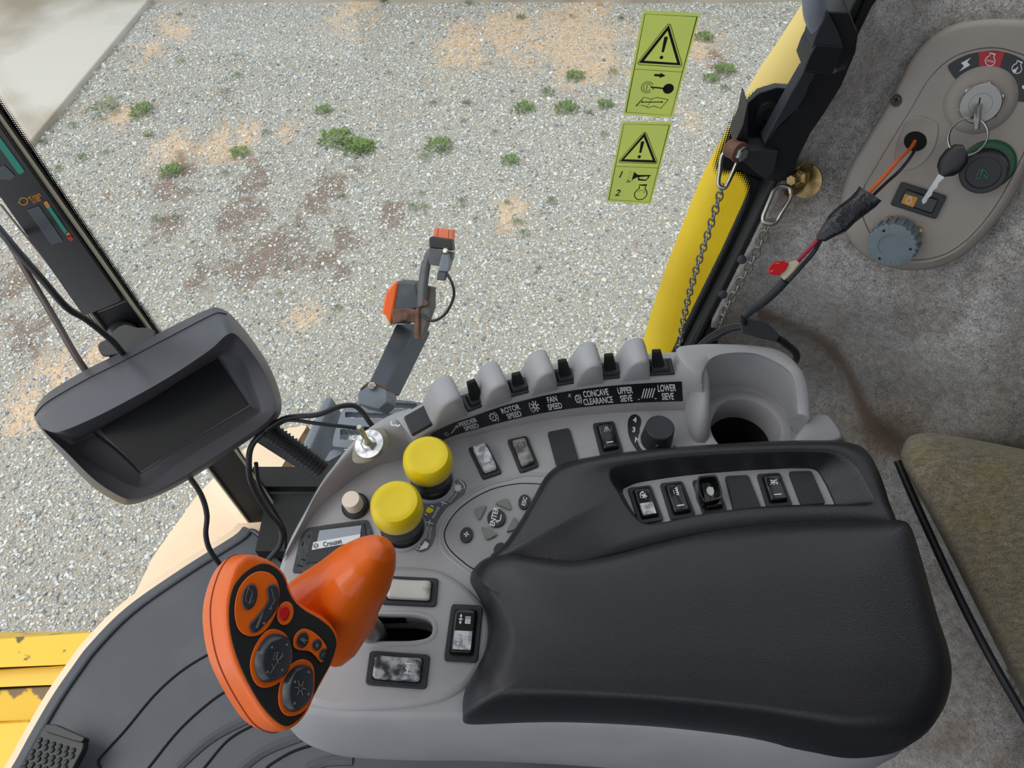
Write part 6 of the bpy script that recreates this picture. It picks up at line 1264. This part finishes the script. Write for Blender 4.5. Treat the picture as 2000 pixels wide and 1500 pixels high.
vv = V((1, .2, 0)).normalized()
bl_ = [(1915, 195, .008), (1905, 212, .026), (1901, 232, .030), (1904, 254, .030), (1910, 252, .030), (1912, 232, .031), (1914, 212, .026), (1918, 200, .010)]
T_ = [ip(x, y, hI+h_) for x, y, h_ in bl_]; G().prism(T_, [p-NP*.0022+V((.002, 0, 0)) for p in T_]).obj('key_plate', BRASS if False else SHAFT, kt, bevel=.0004)
o = G().torus(at_pl(1891, 266, PP+NP*.035, NP), (NP+V((.25, .1, .2))).normalized(), .0150, .0009, 48, 8).torus(at_pl(1890, 267, PP+NP*.0365, NP), (NP+V((.22, .12, .2))).normalized(), .0150, .0009, 48, 8).obj('key_ring', STEEL, None); setp(o, 'round steel split ring joining the ignition key and the spare key', 'key ring')
kt2 = thing('spare_key', ip(1858, 310, .04), 'spare key with black oval head hanging from the ring', 'key')
hd = [(1886, 292, .0045), (1878, 296, .0085), (1868, 306, .0105), (1856, 322, .0105), (1846, 334, .0080), (1840, 342, .003)]
C_ = [ip(x, y, .042) for x, y, r_ in hd]; g = G(); g.loft([grip_section(C_[i], hd[i][2], .0045, (C_[min(i+1, 5)]-C_[max(0, i-1)]).normalized(), 0, 20) for i in range(6)]); g.obj('key_head', BLK, kt2)
keyblade(ip(1843, 336, .042), ip(1803, 398, .034), .0026, .0010, STEEL, kt2)
# pull switch with the green ring
bx = ip(*ZI(925, 908), hI)
G().lathe(bx, NP, [(.0215, -.001), (.0212, .002), (.0195, .0030), (.0180, .0030)], 44).obj('green_ring', GREENR, ign, sharp=40)
lt = G().lathe(ip(*ZI(905, 935), hI), (NP+V((-.12, 0, -.05))).normalized(), [(.0190, 0), (.0182, .010), (.0170, .012), (.0135, .012), (.0130, .0105), (.002, .0105)], 44).obj('push_pull_switch', BLK, ign, sharp=35)
k = Ink(); X, Y = ZI(890, 955); k.line([(X-10, Y+10), (X-10, Y+6), (X-2, Y-8), (X+3, Y-9), (X-3, Y+8), (X-10, Y+10)], 1.2); k.line([(X+3, Y-9), (X+9, Y-4), (X+14, Y+6), (X+10, Y+9), (X+5, Y+2)], 1.2); k.obj('wiper_symbol', lambda x, y: ip(x, y, hI+.0118), TEAL, lt)
# engine rocker with the amber square
q = [ZI(420, 1005), ZI(690, 1090), ZI(622, 1225), ZI(355, 1140)]
er = ipx('engine_switch', rp(q, 5), hI, hI+.0035, BLK)
q2 = rp([ZI(450, 1050), ZI(640, 1112), ZI(600, 1195), ZI(410, 1128)], 4)
ipx('rocker', q2, hI, hI+.006, GLOSS, er, .001)
k = Ink(); k.poly([ZI(442, 1075), ZI(518, 1098), ZI(490, 1155), ZI(420, 1130)]); k.obj('amber_square', lambda x, y: ip(x, y, hI+.0064), AMBSW, er)
k = Ink(); X, Y = ZI(465, 1115); engp(k, X, Y+1, 5.0, 1.1, 15); k.obj('engine_symbol', lambda x, y: ip(x, y, hI+.0067), INKW, er)
# socket cap
c0_ = ip(*ZI(395, 1335), hI); ax = (NP+V((-.20, .0, -.25))).normalized(); n_ = 96; u = ax.cross(V((0, 1, .3))).normalized(); v = ax.cross(u)
def teeth(r0, h_, dr): return [c0_+ax*h_+(u*math.cos(2*math.pi*i/n_)+v*math.sin(2*math.pi*i/n_))*(r0-(dr if (i % 4) in (1, 2) and (i % 32) < 24 else 0)) for i in range(n_)]
capo = G().loft([teeth(.0205, .0, 0), teeth(.0205, .001, 0), teeth(.0205, .013, 0), teeth(.0218, .0135, .0012), teeth(.0218, .017, .0012), teeth(.0205, .0176, .0005), teeth(.0115, .0176, 0), teeth(.0110, .0168, 0), teeth(.002, .0168, 0)]).obj('socket_cap', GCAP, ign, sharp=35)
for a in (.4, 2.5, 4.6): G().lathe(c0_+ax*.0174+(u*math.cos(a)+v*math.sin(a))*.0165, ax, [(.0012, 0), (.0012, .0006)], 10).obj('cap_hole', VOID, capo)
g = G()
for a in np.linspace(0, 2*math.pi, 19)[:-1]:
    d_ = u*math.cos(a)+v*math.sin(a); g.box(c0_+d_*.0212+ax*.007, d_*.0012, ax.cross(d_)*.0013, ax*.006)
g.obj('cap_ribs', GCAP, capo, bevel=.0004)
for a in ((350, 1228), (520, 1292)): G().lathe(ip(*ZI(*a), hI), NP, [(.0040, 0), (.0036, .0018), (.001, .0026)], 20).obj('brass_screw', BRASS, ign)
# ================================================================ FUSE CABLE
fc = thing('fuse_cable', ip(1790, 275, 0), 'orange and black fused cable hanging out of the ignition panel', 'cable')
G().tube(cr([ip(1789, 272, hI-.002), ip(1778, 290, .020), at_d(1755, 312, .63), at_d(1722, 350, .625), at_d(1690, 384, .625)], 8), .0016, 8).obj('orange_wire', OWIRE, fc)
G().tube(cr([ip(1791, 276, hI-.002), ip(1784, 298, .018), at_d(1760, 330, .632), at_d(1730, 358, .63), at_d(1696, 390, .63)], 8), .0014, 8).obj('black_wire', CABLE, fc)
tp = [((1700, 378), .011), ((1692, 388), .0105), ((1676, 402), .0098), ((1655, 418), .0098), ((1636, 436), .0100), ((1620, 450), .0070), ((1606, 462), .0050), ((1595, 464), .0022)]
Ct = [at_d(x, y, .625+.002*i) for i, ((x, y), r_) in enumerate(tp)]; G().loft([grip_section(Ct[i], tp[i][1], tp[i][1]*.6, (Ct[min(i+1, 7)]-Ct[max(i-1, 0)]).normalized(), 0, 16) for i in range(8)]).obj('taped_joint', TAPE, fc, sharp=60)
G().tube(cr([at_d(1600, 464, .64), at_d(1585, 482, .645), at_d(1560, 508, .65), at_d(1550, 516, .65)], 6), .0019, 8).obj('red_wire', RWIRE, fc)
G().tube(cr([at_d(1602, 470, .642), at_d(1588, 494, .65), at_d(1562, 524, .655), at_d(1538, 550, .66)], 6), .0020, 8).obj('dark_wire', CABLE, fc)
def blk(name, px, d, th, m, par, bev=.0008): 
    P_ = [at_d(x, y, d) for x, y in px]; n_ = (CAM-P_[0]).normalized(); return G().prism(P_, [p-n_*th for p in P_]).obj(name, m, par, bevel=bev)
blk('fuse_holder', [(1542, 512), (1556, 508), (1562, 514), (1548, 532), (1532, 548), (1524, 540)], .645, .008, IVORY, fc)
blk('fuse', [(1512, 511), (1530, 509), (1541, 514), (1534, 528), (1520, 538), (1503, 536), (1500, 530), (1503, 520)], .643, .006, FUSE, fc)
k = Ink(); k.line([(1514, 515), (1522, 514)], 1.5); k.line([(1504, 531), (1510, 528)], 2); k.obj('fuse_mark', lambda x, y: at_d(x, y, .6424), mat('pale_red', (230, 120, 120), .4), fc)
G().tube(cr([at_d(1534, 548, .66), at_d(1515, 568, .67), at_d(1490, 590, .685), at_d(1466, 606, .70), at_d(1453, 616, .705)], 6), [.0042]*25, 10).obj('heat_shrink', BLKT, fc)
cc2 = thing('cable_connector', at_d(1488, 645, .72), 'black rectangular cable joint lying against the felt above the cup holder', 'cable joint')
blk('sleeve', [(1452, 620), (1464, 622), (1500, 632), (1524, 656), (1518, 668), (1490, 662), (1448, 650), (1446, 634)], .715, .012, BLKT, cc2, .002)
G().tube(cr([at_d(1522, 662, .722), at_d(1538, 674, .73), at_d(1552, 686, .74), at_d(1556, 698, .75), at_d(1550, 712, .77)], 6), .0036, 10).obj('tail', CABLE, cc2)
G().tube(cr([at_d(1453, 616, .705), at_d(1452, 626, .712), at_d(1458, 636, .72)], 5), .0030, 8).obj('lead', CABLE, cc2)
for i, dy in enumerate((0, 5, 10)):
    o = G().tube(cr([at_d(1452, 634+dy*.6, .725), at_d(1428, 636+dy*.8, .735), at_d(1400, 648+dy, .75), at_d(1372, 668+dy*.8, .77), at_d(1352, 692+dy, .79)], 6), .0024, 8).obj('lead', CABLE, cc2)
